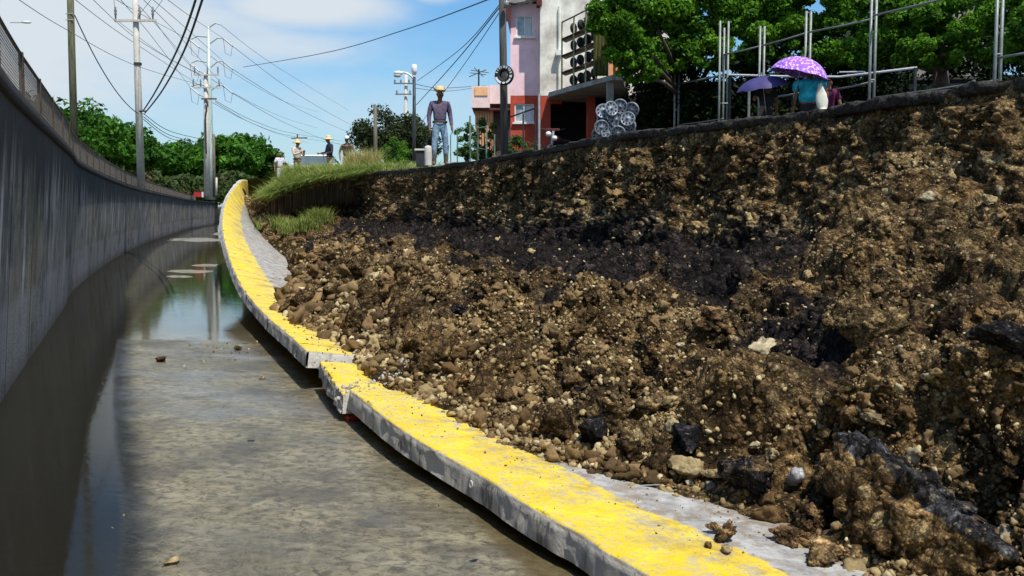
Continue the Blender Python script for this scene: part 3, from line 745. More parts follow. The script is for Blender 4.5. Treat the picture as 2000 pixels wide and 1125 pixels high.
# plateau: from the edge out to the horizon on the right and behind the fallen wall
g_right = [E_[:, :2] + inw * .02]
rightrim = np.column_stack([np.interp(np.linspace(0, 1, 900), [0, .3, .6, 1], [900, 900, 900, 700]), np.interp(np.linspace(0, 1, 900), [0, .3, .6, 1], [-60, 300, 700, 1200])])
rws = []
for f_ in (0, .004, .012, .03, .08, .2, .5, 1.0):
    q = E_[:, :2] * (1 - f_) + rightrim * f_; rws.append(np.column_stack([q, E_[:, 2] * max(0, 1 - f_ * 120) + STREET * min(1, f_ * 120)]))
STREETM = mat('street_asphalt', (.085, .078, .068), .95, .35, 1.2, .01, 30)
tag(mesh_obj('street', np.concatenate(rws), grid_faces(len(rws), 900)[:, ::-1], STREETM), kind='structure')
# ground behind the upright part of the right channel wall
s_ = np.concatenate([np.arange(0, 40, .5), np.arange(40, 600, 12.0)]); s_ = s_[s_ < FL]; pf = farf(s_); pf = pf[pf[:, 1] > 33.4]
BANKM = mat('dry_grass_ground', (.12, .12, .04), .95, .5, 1.5, .05, 8)
q0 = pf[:, :2] + np.array([.14, 0]); q1 = np.column_stack([np.linspace(-7.5, 600, len(pf)), np.linspace(34.0, 1100, len(pf))])
rws = []
for f_ in (0, .05, .15, .35, .65, 1): rws.append(np.column_stack([q0 * (1 - f_) + q1 * f_, np.full(len(pf), 2.90)]))
tag(mesh_obj('right_bank', np.concatenate(rws), grid_faces(len(rws), len(pf)), BANKM), kind='structure')
P, D_, N_ = wall_frame(ss)
rim = np.column_stack([np.interp(ss, [0, 120, WL], [-500, -900, -900]), np.interp(ss, [0, 120, WL], [-60, 500, 900])])
rws = []
for f_ in (0, .01, .03, .08, .2, .5, 1):
    rws.append(np.column_stack([(P - N_ * .28) * (1 - f_) + rim * f_, np.full(len(P), 2.90)]))
tag(mesh_obj('left_bank', np.concatenate(rws), grid_faces(len(rws), len(ss))[:, ::-1], BANKM), kind='structure')
# earth under the channel and far away, so nothing is open below
tag(mesh_obj('ground', [(-2500, -400, -.6), (2500, -400, -.6), (2500, 2900, -.6), (-2500, 2900, -.6)], [(0, 1, 2, 3)], mat('ground_soil', (.12, .09, .05), .95, .3, .2)), kind='structure')

# ------------------------------------------------------------------ fence on the left wall
RUST = mat('rusty_steel', (.075, .050, .036), .75, .45, 12, .002, 60, .3)
MESHM = mat('fence_wire', (.16, .135, .105), .7, .35, 9, 0, 40, .3)
fr = empty('chain_link_fence', tuple(wallf(9.0)) + (2.93,), 'low rusty chain link fence running along the top of the left channel wall', 'fence')
ends = [1.0]
while ends[-1] < 118: ends.append(ends[-1] + (2.3 if ends[-1] < 40 else 3.0))
FT = 3.475
def wpt(s, off, z):
    z = z + (.09 * max(0, min(1, (15 - s) / 6)) if z > 3.2 else 0); p, d, n = wall_frame(np.array([s])); return Vector((p[0, 0] + n[0, 0] * off, p[0, 1] + n[0, 1] * off, z))
for i, s in enumerate(ends):
    b_ = MB(); w_ = .05
    p, d, n = wall_frame(np.array([s])); rz = math.atan2(d[0, 1], d[0, 0])
    c0_, c1_ = wpt(s, -.06, 2.93), wpt(s, -.06, FT); b_.box((c0_ + c1_) / 2, (w_, w_, c1_.z - c0_.z + .05), rz, bev=.004)
    b_.build('post', RUST, fr)
b_ = MB()
b_.tube([wpt(s, -.06, FT) for s in np.arange(1.0, 118, .5)], .018, 6); b_.build('top_rail', RUST, fr)
b_ = MB(); b_.tube([wpt(s, -.06, 2.99) for s in np.arange(1.0, 118, .5)], .016, 5); b_.build('bottom_rail', RUST, fr)
VV = []; FF = []; n_ = 0
def wires(s0, s1, cell, th):
    global n_
    H = FT - 2.98; k0 = int((s1 - s0 + H) / cell)
    for dr in (1, -1):
        for k in range(k0):
            a = s0 - H + k * cell if dr == 1 else s0 + k * cell
            pts = []
            t0 = max(0, (s0 - a) / dr if dr == 1 else (a - s1)); t1 = min(H, (s1 - a) if dr == 1 else (a - s0))
            if t1 - t0 < .02: continue
            pa = wpt(a + dr * t0, -.06, 2.98 + t0); pb = wpt(a + dr * t1, -.06, 2.98 + t1)
            u = (pb - pa).normalized(); o1 = u.orthogonal().normalized() * th; o2 = u.cross(o1)
            for q in (pa, pb): VV.extend([q + o1, q + o2, q - o1, q - o2])
            for j in range(4): FF.append((n_ + j, n_ + (j + 1) % 4, n_ + 4 + (j + 1) % 4, n_ + 4 + j))
            n_ += 8
for i in range(len(ends) - 1):
    s0, s1 = ends[i], ends[i + 1]
    wires(s0, s1, .066 if s0 < 16 else (.095 if s0 < 35 else .16), .0017 if s0 < 16 else (.0035 if s0 < 35 else .010))
mesh_obj('wire_mesh', VV, FF, MESHM, fr)

# ------------------------------------------------------------------ vegetation
def leaf_mat(name, rough=.6, trans=.35):
    return attr_mat(name, rough, 3.0, .18, 0, trans, .18)
LEAF = leaf_mat('leaves'); 
BARK = mat('bark', (.09, .07, .05), .95, .4, 10, .02, 30)
def leaf_cloud(C, Rr, n, size, c1, c2, seed, shape=1.9, outw=.6, droop=0.):
    """n folded leaves round clump centres C with radii Rr -> V, F, colours"""
    rs = np.random.RandomState(seed); C = np.asarray(C); Rr = np.asarray(Rr)
    w = Rr ** 2; ix = rs.choice(len(C), n, p=w / w.sum())
    d = rs.normal(size=(n, 3)); d /= np.linalg.norm(d, axis=1, keepdims=True)
    r = rs.uniform(size=n) ** .45
    p = C[ix] + d * (r * Rr[ix])[:, None] * np.array([1, 1, .8])
    nn = d * outw + rs.normal(size=(n, 3)) * .55 + np.array([0, 0, .35]); nn /= np.linalg.norm(nn, axis=1, keepdims=True)
    a = rs.normal(size=(n, 3)); a -= nn * (a * nn).sum(1)[:, None]; a /= np.linalg.norm(a, axis=1, keepdims=True); a[:, 2] -= droop
    b = np.cross(nn, a)
    s = size * rs.uniform(.6, 1.35, n)
    L = a * s[:, None]; Wd = b * (s / shape)[:, None]; up = nn * (s * .12)[:, None]
    V = np.stack([p - L, p + Wd * .9 + up, p + L, p - Wd * .9 + up, ], 1)
    F = np.arange(n * 4).reshape(n, 4)
    tone = np.clip(rs.uniform(size=n) * .6 + .4 * rs.uniform(size=len(C))[ix], 0, 1)[:, None]
    col = np.array(c1) * (1 - tone) + np.array(c2) * tone
    return V.reshape(-1, 3), F, np.repeat(col, 4, axis=0)
def crown_clumps(cx, cy, cz, rx, ry, rz, n, rc, seed, flat=0.0):
    rs = np.random.RandomState(seed); C = []; Q = []
    for i in range(n):
        d = rs.normal(size=3); d /= np.linalg.norm(d); rr = rs.uniform(.35, 1.0) ** .6
        if d[2] < -.4: d[2] *= .5
        C.append((cx + d[0] * rx * rr, cy + d[1] * ry * rr, cz + d[2] * rz * rr)); Q.append(rc * rs.uniform(.6, 1.3))
    return C, Q
def tree(label, x, y, z0, top, width, nleaf, leaf, c1, c2, seed, name='broadleaf_tree', group=None, trunk_h=None, clumps=None, cat='tree', lean=0):
    root = empty(name, (x, y, z0), label, cat, group); rs = np.random.RandomState(seed)
    H = top - z0; th = trunk_h if trunk_h else H * .35; cz = z0 + th + (H - th) * .5
    C, Q = crown_clumps(x, y, cz, width * .42, width * .42, (H - th) * .46, clumps or 34, width * .13, seed)
    b = MB(); r0 = max(.05, H * .022)
    b.tube([(x, y, z0 - .1), (x + .1 * r0, y, z0 + th * .5), (x + rs.uniform(-.2, .2), y, z0 + th), (x, y, cz + (H - th) * .2)], [r0 * 1.3, r0, r0 * .8, r0 * .25], 8)
    for i in rs.choice(len(C), min(9, len(C)), replace=False):
        c = C[i]; s0 = Vector((x, y, z0 + th * rs.uniform(.7, 1.2))); e = Vector(c); m_ = s0.lerp(e, .5) + Vector((0, 0, -H * .04))
        b.tube([s0, m_, e], [r0 * .5, r0 * .32, r0 * .1], 6)
    b.build('trunk', BARK, root, smooth=True)
    V, F, c = leaf_cloud(C, Q, nleaf, leaf, c1, c2, seed)
    mesh_obj('crown', V, F, LEAF, root, col=c)
    return root
G1 = ((.012, .050, .006), (.07, .20, .015)); G2c = ((.018, .075, .008), (.11, .28, .022)); G3 = ((.020, .035, .012), (.065, .085, .030))
# row beyond the left bank (px, top y, depth, width m)
LT = [(95, 196, 62, 7.5, 'broad tree at the left behind the fence and the wooden pole'), (150, 212, 78, 9.5, 'tall dark crowned tree right behind the wooden pole'), (205, 228, 92, 10.5, 'bright green tree between the wooden pole and the first concrete pole'),
      (243, 258, 105, 9.5, 'lower tree just left of the first concrete pole'), (300, 272, 165, 15, 'rounded tree just right of the first concrete pole'), (350, 288, 172, 15, 'green tree midway between the two concrete poles'),
      (388, 282, 178, 14, 'tree standing directly left of the far double pole'), (440, 266, 160, 13, 'dense dark tree right of the steel pylon'), (474, 268, 166, 13, 'dark tree behind the top of the yellow wall end'), (515, 297, 172, 12, 'low tree behind the man in the white shirt, leftmost person')]
for i, (x, ty, D, w, lab) in enumerate(LT):
    p = at(x, 400, D); zt = at(x, ty, D).z
    c1, c2 = (G1, G2c, G1)[i % 3]
    tree(lab, p.x, p.y, 2.9, zt, w, 5200, .20 * D / 80 + .06, c1, c2, 60 + i, group='trees beyond the left bank', clumps=44)
# undergrowth at the foot of those trees
V_ = []; F_ = []; C_ = []; nb = 0
for i in range(46):
    x = 90 + i * 11; D = np.interp(x, [90, 200, 330, 560], [50, 80, 140, 150]) * RS.uniform(.93, 1.08)
    p = at(x, 400, D); h_ = RS.uniform(1.6, 3.0)
    k_ = D / 75; h_ *= k_ * .8; C, Q = crown_clumps(p.x, p.y, 2.9 + h_ * .45, 2.2 * k_, 2, h_ * .5, 8, .7 * k_, 300 + i)
    cc = ((.03, .055, .014), (.085, .13, .03)) if i % 3 else ((.07, .06, .03), (.15, .12, .055))
    v, f, c = leaf_cloud(C, Q, 420, .24 * k_, cc[0], cc[1], 300 + i); V_.append(v); F_.append(f + nb); C_.append(c); nb += len(v)
tag(mesh_obj('undergrowth', np.concatenate(V_), np.concatenate(F_), LEAF, col=np.concatenate(C_)), kind='stuff')
# far thicket mass behind everything on the horizon (hides the edge of the land)
V_ = []; F_ = []; C_ = []; nb = 0
for i in range(70):
    a = -0.75 + i * .0225; D = 215 + 25 * math.sin(i * 1.7)
    x, y = D * math.sin(a), D * math.cos(a); h_ = RS.uniform(6, 9)
    C, Q = crown_clumps(x, y, 2.9 + h_ * .45, 4.5, 3, h_ * .5, 9, 1.8, 500 + i)
    v, f, c = leaf_cloud(C, Q, 520, .7, (.03, .075, .02), (.07, .14, .035), 500 + i); V_.append(v); F_.append(f + nb); C_.append(c); nb += len(v)
tag(mesh_obj('far_woods', np.concatenate(V_), np.concatenate(F_), LEAF, col=np.concatenate(C_)), kind='stuff')
# dark olive tree in the middle distance, hedge, shrubs
p = at(757, 360, 52); tree('big olive dark tree behind the street lamp', p.x, p.y, 2.9, at(757, 200, 52).z, 4.3, 9000, .10, G3[0], G3[1], 81, 'bushy_tree', trunk_h=.9, clumps=60)
p = at(815, 360, 55); tree('smaller olive tree right behind the standing man in the hat', p.x, p.y, 2.9, at(815, 222, 55).z, 3.0, 5000, .10, G3[0], G3[1], 82, 'bushy_tree', trunk_h=.7, clumps=40)
def shrub(name, label, px, D, top, w, n, leaf, cc, seed, group=None, rz=None, depth=None):
    p = at(px, 400, D); zt = at(px, top, D).z; H = zt - STREET
    root = empty(name, (p.x, p.y, STREET), label, 'shrub', group)
    C, Q = crown_clumps(p.x, p.y, STREET + H * .48, w * .46, (depth or w) * .42, H * .50, 40, w * .15, seed)
    for i_ in range(14): a_ = i_ * 2.4; C.append((p.x + w * .42 * math.cos(a_), p.y + w * .3 * math.sin(a_), STREET + H * .12)); Q.append(w * .16)
    b = MB(); rs = np.random.RandomState(seed)
    for i in range(6):
        c = C[i]; b.tube([(p.x + rs.uniform(-.1, .1), p.y, STREET - .05), ((p.x + c[0]) / 2, (p.y + c[1]) / 2, STREET + H * .4), c], [.03, .02, .008], 5)
    b.build('stems', BARK, root)
    v, f, c = leaf_cloud(C, Q, n, leaf, cc[0], cc[1], seed); mesh_obj('foliage', v, f, LEAF, root, col=c)
BR = ((.05, .14, .012), (.14, .30, .03))
shrub('clipped_hedge', 'bright green clipped bush between the white based post and the street lamp', 774, 33, 272, 1.15, 7000, .035, BR, 91)
shrub('leafy_shrub', 'pale green shrub behind the grey pipe posts right of the standing man', 912, 30, 222, .75, 2600, .05, ((.04, .10, .015), (.12, .22, .04)), 92, 'shrubs behind the pipe posts')
shrub('leafy_shrub', 'rounded green shrub just left of the thick wooden pole', 948, 31, 228, .85, 3000, .05, ((.035, .09, .015), (.10, .20, .035)), 93, 'shrubs behind the pipe posts')
shrub('leafy_shrub', 'low shrub at the foot of the thick wooden pole, on its right', 1012, 26, 262, .8, 2600, .04, ((.04, .09, .02), (.12, .20, .05)), 94, 'shrubs behind the pipe posts')
shrub('leafy_shrub', 'dry grey green shrub under the lower window of the pink house', 1042, 27, 276, .6, 1500, .035, ((.07, .08, .04), (.17, .16, .09)), 95, 'shrubs behind the pipe posts')
# big shade trees over the right-hand fence
def big_tree(label, parts, trunk, seed, n, leaf, group='large shade trees behind the pipe fence'):
    KT = 1.17; parts = [(a_, b_, c_ * KT, d_ * KT, e_ * KT) for a_, b_, c_, d_, e_ in parts]; (tx, tD) = trunk; tD *= KT; leaf *= 1.1; p0 = at(tx, 300, tD); root = empty('shade_tree', (p0.x, p0.y, STREET), label, 'tree', group); rs = np.random.RandomState(seed)
    C = []; Q = []
    for (px, py, D, w, h) in parts:
        c = at(px, py, D); C2, Q2 = crown_clumps(c.x, c.y, c.z, w * .5, w * .45, h * .5, 22, min(w, h) * .17, seed + int(px)); C += C2; Q += Q2
    b = MB(); b.tube([(p0.x, p0.y, STREET - .1), (p0.x + .05, p0.y, STREET + 1.0), (p0.x - .1, p0.y, STREET + 2.2)], [.22, .17, .15], 10)
    for (px, py, D, w, h) in parts:
        c = at(px, py, D); s0 = Vector((p0.x - .05, p0.y, STREET + 1.7)); b.tube([s0, s0.lerp(c, .5) + Vector((0, 0, .15)), c], [.075, .05, .02], 7)
    b.build('trunk', BARK, root, smooth=True)
    v, f, c = leaf_cloud(C, Q, n, leaf, (.008, .040, .003), (.155, .36, .018), seed, 1.7); mesh_obj('crown', v, f, LEAF, root, col=c)
big_tree('large leafy shade tree hanging over the tyre rack and hubcaps', [(1205, 38, 19.2, 1.2, 1.1), (1232, 100, 19.2, .95, .9), (1245, 145, 19.2, .8, .5), (1215, 40, 22, 1.4, 1.2), (1260, 10, 20, 1.5, 1.3), (1300, 80, 22, 1.6, 1.5), (1380, 30, 22, 1.9, 1.8), (1380, 110, 21.5, 1.5, 1.1), (1235, 100, 22, .9, 1.0), (1470, 20, 22, 1.9, 1.9), (1290, 130, 21.5, 1.0, .7)], (1345, 22.5), 201, 76000, .052)
big_tree('shade tree with dense crown behind the purple umbrella', [(1545, -5, 21.5, 1.3, 1.0), (1500, 60, 21.5, 1.5, 1.3), (1600, 30, 21, 1.8, 1.7), (1650, 95, 20.5, 1.7, 1.4), (1560, 110, 21, 1.4, 1.0), (1700, 30, 20.5, 1.7, 1.5), (1470, 115, 21.5, 1.2, .9)], (1590, 21.5), 202, 60000, .050)
big_tree('rounded leafy tree between the two rightmost tall fence posts', [(1770, 70, 18, 1.5, 1.3), (1850, 50, 17.5, 1.5, 1.1), (1850, 105, 17, 1.6, .8), (1740, 0, 18.5, 1.6, 1.2), (1910, 100, 17, 1.0, .8), (1700, 110, 18.5, 1.0, .8)], (1835, 18), 203, 46000, .044)
big_tree('leafy tree cut off by the right edge of the picture', [(1990, 60, 15.5, 1.1, 1.4), (2060, 20, 15, 1.5, 1.5), (1975, -20, 16, 1.2, 1.0), (2100, 90, 15, 1.4, 1.2)], (2060, 16), 204, 26000, .042)
# hedge deep behind the fence, tree shade painted into its near-black leaves
p0, p1 = at(1262, 300, 25.6), at(2150, 300, 21.0)
V_ = []; F_ = []; C_ = []; nb = 0
for i in range(26):
    f_ = i / 25.0; q = p0.lerp(p1, f_); C, Q = crown_clumps(q.x, q.y + .6, STREET + 1.45 + .3 * math.sin(i), .55, .38, 1.8, 15, .36, 700 + i)
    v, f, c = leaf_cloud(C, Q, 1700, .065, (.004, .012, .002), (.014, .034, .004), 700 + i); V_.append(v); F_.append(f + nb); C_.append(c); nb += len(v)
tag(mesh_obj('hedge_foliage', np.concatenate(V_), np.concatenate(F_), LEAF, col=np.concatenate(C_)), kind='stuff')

# ------------------------------------------------------------------ grass and hanging roots
def blades(name, base, n, hmin, hmax, wid, c1, c2, seed, lean=.35, up=(0, 0, 1), dirv=None):
    rs = np.random.RandomState(seed); ix = rs.randint(0, len(base), n); p = base[ix] + rs.normal(size=(n, 3)) * np.array([.05, .05, .01])
    h = rs.uniform(hmin, hmax, n); a = rs.uniform(0, 2 * math.pi, n); d = np.stack([np.cos(a), np.sin(a), np.zeros(n)], 1)
    if dirv is not None: d = d * .5 + np.array(dirv)
    s_ = np.stack([-np.sin(a), np.cos(a), np.zeros(n)], 1) * wid
    u = np.array(up); ln = rs.uniform(.2, 1.0, n)[:, None] * lean
    m_ = p + u * h[:, None] * .6 + d * ln * h[:, None] * .45; e = p + u * h[:, None] * .92 + d * ln * h[:, None] * 1.25
    V = np.stack([p - s_, p + s_, m_ + s_ * .7, m_ - s_ * .7, e], 1); k_ = np.arange(n)[:, None] * 5
    q = k_ + np.array([[0, 1, 2, 3]]); t_ = k_ + np.array([[3, 2, 4, 4]])
    F = [tuple(x) for x in q] + [tuple(x[:3]) for x in t_]
    f = rs.uniform(size=n)[:, None]; c = np.array(c1) * (1 - f) + np.array(c2) * f
    return tag(mesh_obj(name, V.reshape(-1, 3), F, LEAF, col=np.repeat(c, 5, axis=0)), kind='stuff')
turf_t = np.linspace(10.05, 14.6, 160)
Et = catmull(ctrl[:, 0, :3], turf_t); base = []
bt = np.gradient(Et, axis=0)[:, :2]; bt /= np.linalg.norm(bt, axis=1, keepdims=True); bo = np.stack([-bt[:, 1], bt[:, 0]], -1)
if bo[80, 1] < 0: bo = -bo
for off_ in np.linspace(-.05, 3.2, 26):
    q = Et.copy(); q[:, :2] += bo * off_; q[:, 2] = Et[:, 2] + (STREET - Et[:, 2]) * min(1, off_ / 1.2) - .03; base.append(q)
base = np.concatenate(base)
# the turf itself: a thin sod over the hollow
V = []
for off_, dz in ((.45, -.22), (.03, -.20), (-.05, -.1), (-.03, .0), (.3, .02), (1.2, .02), (3.4, .01)):
    q = Et.copy(); q[:, :2] += bo * off_; q[:, 2] = Et[:, 2] + (STREET - Et[:, 2]) * np.clip(off_ / 1.2, 0, 1) + dz; q += (vnoise(q, .25, 3) * .05)[:, None]; V.append(q)
tag(mesh_obj('turf_ground', np.concatenate(V), grid_faces(7, 160), mat('turf_soil', (.09, .10, .03), .95, .5, 5, .03, 20)), kind='structure')
blades('grass', base, 12000, .18, .55, .011, (.12, .21, .03), (.50, .52, .17), 5, 1.3)
lipb = base[:160 * 4]
blades('grass', lipb, 8000, .15, .55, .012, (.14, .24, .035), (.42, .46, .13), 6, 1.4, dirv=(-.3, -.8, -.6))
tall = np.array([at(x, 330, 31.5 + RS.uniform(-.6, .8)) for x in RS.uniform(680, 735, 60)]); tall[:, 2] = STREET
blades('tall_dry_grass', tall, 1300, .45, 1.0, .008, (.30, .30, .08), (.62, .52, .24), 7, .7)
rootb = Et[:135] + np.array([0, .05, -.12])
blades('hanging_roots', rootb, 2600, .35, .85, .010, (.05, .035, .02), (.16, .11, .065), 8, .12, up=(0, 0, -1))
tuft = []
for (x, y) in ((600, 452), (612, 445), (585, 458), (560, 455), (628, 438), (545, 448), (640, 432)):
    h_ = hit(x, y)[0]
    for _ in range(6): tuft.append(np.array(h_) + RS.normal(size=3) * np.array([.22, .22, .0]))
blades('grass', np.array(tuft), 1500, .2, .55, .010, (.12, .19, .03), (.34, .36, .10), 9, 1.0)
edge_t = RS.uniform(3.2, 10, 220); eg = catmull(ctrl[:, 0, :3], edge_t)

# ------------------------------------------------------------------ poles
WOOD = mat('weathered_wood', (.16, .135, .105), .9, .35, 6, .006, 30, stretch=(4, 4, .35))
WOODG = mat('mossy_wood', (.13, .125, .07), .9, .4, 6, .006, 30, stretch=(4, 4, .35))
CONC = mat('pale_concrete', (.56, .52, .46), .85, .15, 5, .003, 30)
STEEL = mat('galvanised_steel', (.42, .45, .44), .5, .2, 8, 0, 40, .5)
PYL = mat('pale_green_steel', (.50, .58, .54), .5, .1, 4, 0, 40, .2)
DARKM = mat('dark_metal', (.03, .032, .035), .5, .3, 8)
WHITE = mat('white_paint', (.78, .78, .76), .5, .1, 6)
BLACK = mat('black_rubber', (.016, .016, .018), .7, .3, 12)
CERAM = mat('grey_insulator', (.22, .22, .22), .3, .2, 10)
# wooden pole at the left
def pole_px(xb, D, zb, xt, yt, r0, r1, name, label, m, cat='pole', n=12):
    b0 = at(xb, 400, D); b0.z = zb; t_ = at(xt, yt, D)
    root = empty(name, tuple(b0), label, cat)
    MB().tube([b0 - Vector((0, 0, .15)), b0.lerp(t_, .5), t_], [r0, (r0 + r1) / 2, r1], n).build('pole', m, root, smooth=True)
    return root, b0, t_
r1_, pb1, pt1 = pole_px(149, 31, 2.9, 133, -160, .115, .095, 'utility_pole', 'mossy wooden utility pole, tallest at the left behind the wall fence', WOODG)
for y in (28, 40): q = at(138.5, y, 31); MB().tube([q - Vector((.12, .1, 0)), q + Vector((.12, -.1, 0))], .015, 6).build('bolt', STEEL, r1_)
r2_, pb2, pt2 = pole_px(277, 40, 2.9, 262, -60, .155, .10, 'utility_pole', 'white concrete utility pole with one long crossarm holding three insulators', CONC)
def crossarm(root, c, half, th, m, ins=(), ih=.28, rz=0.0, name='crossarm', insm=None):
    d = Vector((math.cos(rz), math.sin(rz), 0))
    b = MB(); b.box(c, (half * 2, th, th), rz); b.build(name, m, root)
    for k in ins:
        q = Vector(c) + d * (half * k) + Vector((0, 0, th / 2))
        MB().lathe([(.0, 0), (.03, 0), (.035, ih * .3), (.065, ih * .4), (.035, ih * .5), (.065, ih * .65), (.035, ih * .78), (.05, ih * .9), (.0, ih)], q, n=10).build('insulator', insm or CERAM, root, smooth=True)
q = at(264, 40, 40 - .16); crossarm(r2_, q, .82, .09, CONC, (-.93, .22, .85), .5)
b = MB(); q = at(269, 125, 40); b.tube([q + Vector((0, 0, -.05)), q + Vector((0, 0, .05))], .155, 12); b.build('clamp', DARKM, r2_); b = MB(); q = at(281, 217, 39.9); b.tube([q - Vector((.25, 0, 0)), q + Vector((.08, 0, 0))], .03, 6); b.build('clamp', DARKM, r2_)
r3_, pb3, pt3 = pole_px(405, 64, 2.9, 402, 143, .20, .14, 'utility_pole', 'concrete pole with two short crossarms standing beside the steel pylon', CONC)
crossarm(r3_, at(403, 146, 63.8), .80, .09, CONC, (-.92, .1, .92), .5)
crossarm(r3_, at(403, 171, 63.8), .88, .09, CONC, (-.92, -.4, .92), .5)
crossarm(r3_, at(408, 193, 63.8), .48, .10, WOOD, (), name='lower_crossarm')
b = MB(); b.tube([at(402, 195, 63.7), at(405, 205, 63.7), at(401, 225, 63.7), at(403, 300, 63.7)], .05, 6); b.build('cable_duct', DARKM, r3_)
# steel monopole pylon
D = 98; pb = at(411, 400, D); pb.z = 2.9; ptp = at(407, 52, D)
py = empty('steel_pylon', tuple(pb), 'tall pale green steel pylon with curved arms behind the concrete pole', 'pylon')
MB().tube([pb, pb.lerp(ptp, .3), pb.lerp(ptp, .6), ptp], [.48, .36, .26, .13], 12).build('mast', PYL, py, smooth=True)
ARMS = []
for (xs, ys, xe, ye) in ((408, 72, 371, 78), (408, 86, 436, 75), (408, 122, 371, 124), (409, 133, 436, 120), (409, 168, 371, 170), (410, 178, 436, 167), (407, 54, 430, 48)):
    a_, e_ = at(xs, ys, D), at(xe, ye, D); MB().tube([a_, a_.lerp(e_, .6) + Vector((0, 0, .25)), e_], [.09, .07, .05], 6).build('arm', PYL, py)
    if ye > 50:
        e2 = at(xe + 18, ye + 15, D); ARMS.append((xe, ye)); MB().tube([e_, e2], .075, 6).build('insulator_string', CERAM, py)
        MB().tube([e_, e_.lerp(e2, .3) + Vector((-.1, 0, -1.2)), e_.lerp(e2, .8) + Vector((0, 0, -1.1)), e2], .02, 5).build('jumper_loop', DARKM, py)
# dark short post and pale post near the pylon
pole_px(419, 70, 2.9, 417, 262, .11, .09, 'wooden_post', 'dark leaning wooden post directly right of the steel pylon', WOOD, 'post')
pole_px(423, 62, 2.9, 423, 347, .07, .06, 'concrete_post', 'short pale concrete post right of the pylon foot', CONC, 'post')
# street lamp
D = 45; pb = at(809, 400, D); pb.z = STREET; q = at(809, 150, D)
lp = empty('street_lamp', tuple(pb), 'dark street lamp post with white cobra head, left of the standing man', 'street lamp')
MB().tube([pb, pb.lerp(q, .5), q], [.085, .08, .065], 10).build('post', DARKM, lp, smooth=True)
MB().tube([at(809, 156, D), at(803, 148, D), at(795, 143, D), at(786, 141, D)], [.05, .045, .04, .04], 8).build('arm', WHITE, lp, smooth=True)
hd = MB(); hd.lathe([(.0, -.02), (.12, 0), (.16, .08), (.13, .17), (.0, .21)], at(778, 142, D) - Vector((0, 0, .1)), n=16, sx=1.7, sy=.9); hd.V = [tuple(at(778, 142, D) + (Vector(v_) - at(778, 142, D)) * .8) for v_ in hd.V]; hd.build('lamp_head', WHITE, lp, smooth=True)
hd = MB(); hd.lathe([(.0, -.12), (.08, -.1), (.12, .0), (.0, .02)], at(776, 146, D), n=14, sx=1.6); hd.build('lens', mat('lamp_lens', (.45, .45, .40), .3, .1), lp, smooth=True)
MB().lathe([(.0, -.22), (.09, -.22), (.13, -.05), (.13, .18), (.10, .22), (.0, .24)], at(809, 136, D), n=14).build('photocell', WHITE, lp, smooth=True)
# far concrete pole with crossarms and transformer bits behind the lamp
r4_, a_, b_ = pole_px(791, 62, 2.9, 793, 146, .14, .10, 'utility_pole', 'slim concrete utility pole behind the street lamp', CONC)
crossarm(r4_, at(789, 163, 61.8), .62, .07, WOOD, (-.9, -.3, .5, .9), .22); crossarm(r4_, at(788, 184, 61.8), .5, .07, WOOD, (-.8, .8), .22)
# grey wooden post with white painted base
r5_, a_, b_ = pole_px(734, 34, STREET, 733, 207, .075, .06, 'wooden_post', 'bare grey post with a white painted block at its foot, left of the clipped bush', WOOD, 'post')
q = at(734, 400, 34); MB().box((q.x, q.y - .02, STREET + .17), (.22, .22, .34), .1, bev=.02).box((q.x, q.y - .02, STREET + .42), (.15, .16, .2), .1, bev=.02).build('base_block', WHITE, r5_)
# thick wooden pole with the white lettered tyre
r6_, pb6, pt6 = pole_px(986, 21.3, STREET, 980, -70, .085, .075, 'utility_pole', 'thick dark wooden pole carrying a painted tyre, left of the pink house', mat('dark_pole_wood', (.085, .08, .072), .9, .4, 6, .006, 30, stretch=(4, 4, .35)))
b = MB(); q = at(989, 10, 21.1); b.lathe([(.0, -.05), (.05, -.05), (.06, .08), (.0, .1)], q, n=10); b.build('insulator', CERAM, r6_, smooth=True)
def tyre_mesh(Rr, w, n=30):
    b = MB(); prof = []
    for k in range(15):
        a = -2.45 + 4.9 * k / 14; prof.append((Rr - w * .55 + w * .55 * math.cos(a), w * .5 * math.sin(a) * 1.0))
    b.lathe(prof, n=n); return b
q = at(985, 147, 21.0); ty = empty('painted_tyre', tuple(q), 'black tyre with white painted marks hung on the wooden pole', 'tyre')
b = tyre_mesh(.21, .13); Mx = Matrix.Rotation(math.pi / 2, 3, 'X') ; Mr = Matrix.Rotation(R(-18), 3, 'Z')
b.V = [tuple(Mr @ (Mx @ Vector(v)) + q) for v in b.V]; b.build('rubber', BLACK, ty, smooth=True)
b = MB()
for a0, a1, ri, ro in ((-2.9, -1.9, .125, .185), (-1.7, -1.35, .13, .18), (-.35, -.05, .12, .19), (.2, .34, .125, .19), (.5, .62, .125, .19), (.68, .86, .15, .19), (1.05, 1.2, .125, .19), (1.3, 1.6, .13, .19), (1.8, 1.92, .125, .185), (2.05, 2.2, .125, .185), (2.4, 2.5, .12, .18), (2.7, 2.85, .12, .18), (-1.2, -.5, .14, .185)):
    m_ = max(2, int((a1 - a0) / .12)); vs = []
    for k in range(m_ + 1):
        a = a0 + (a1 - a0) * k / m_
        for rr, yy in ((ri, -.062), (ro, -.070)): vs.append(Mr @ Vector((rr * math.cos(a), yy, rr * math.sin(a))) + q)
    b.add(vs, [(2 * k, 2 * k + 1, 2 * k + 3, 2 * k + 2) for k in range(m_)])
b.build('painted_marks', WHITE, ty)
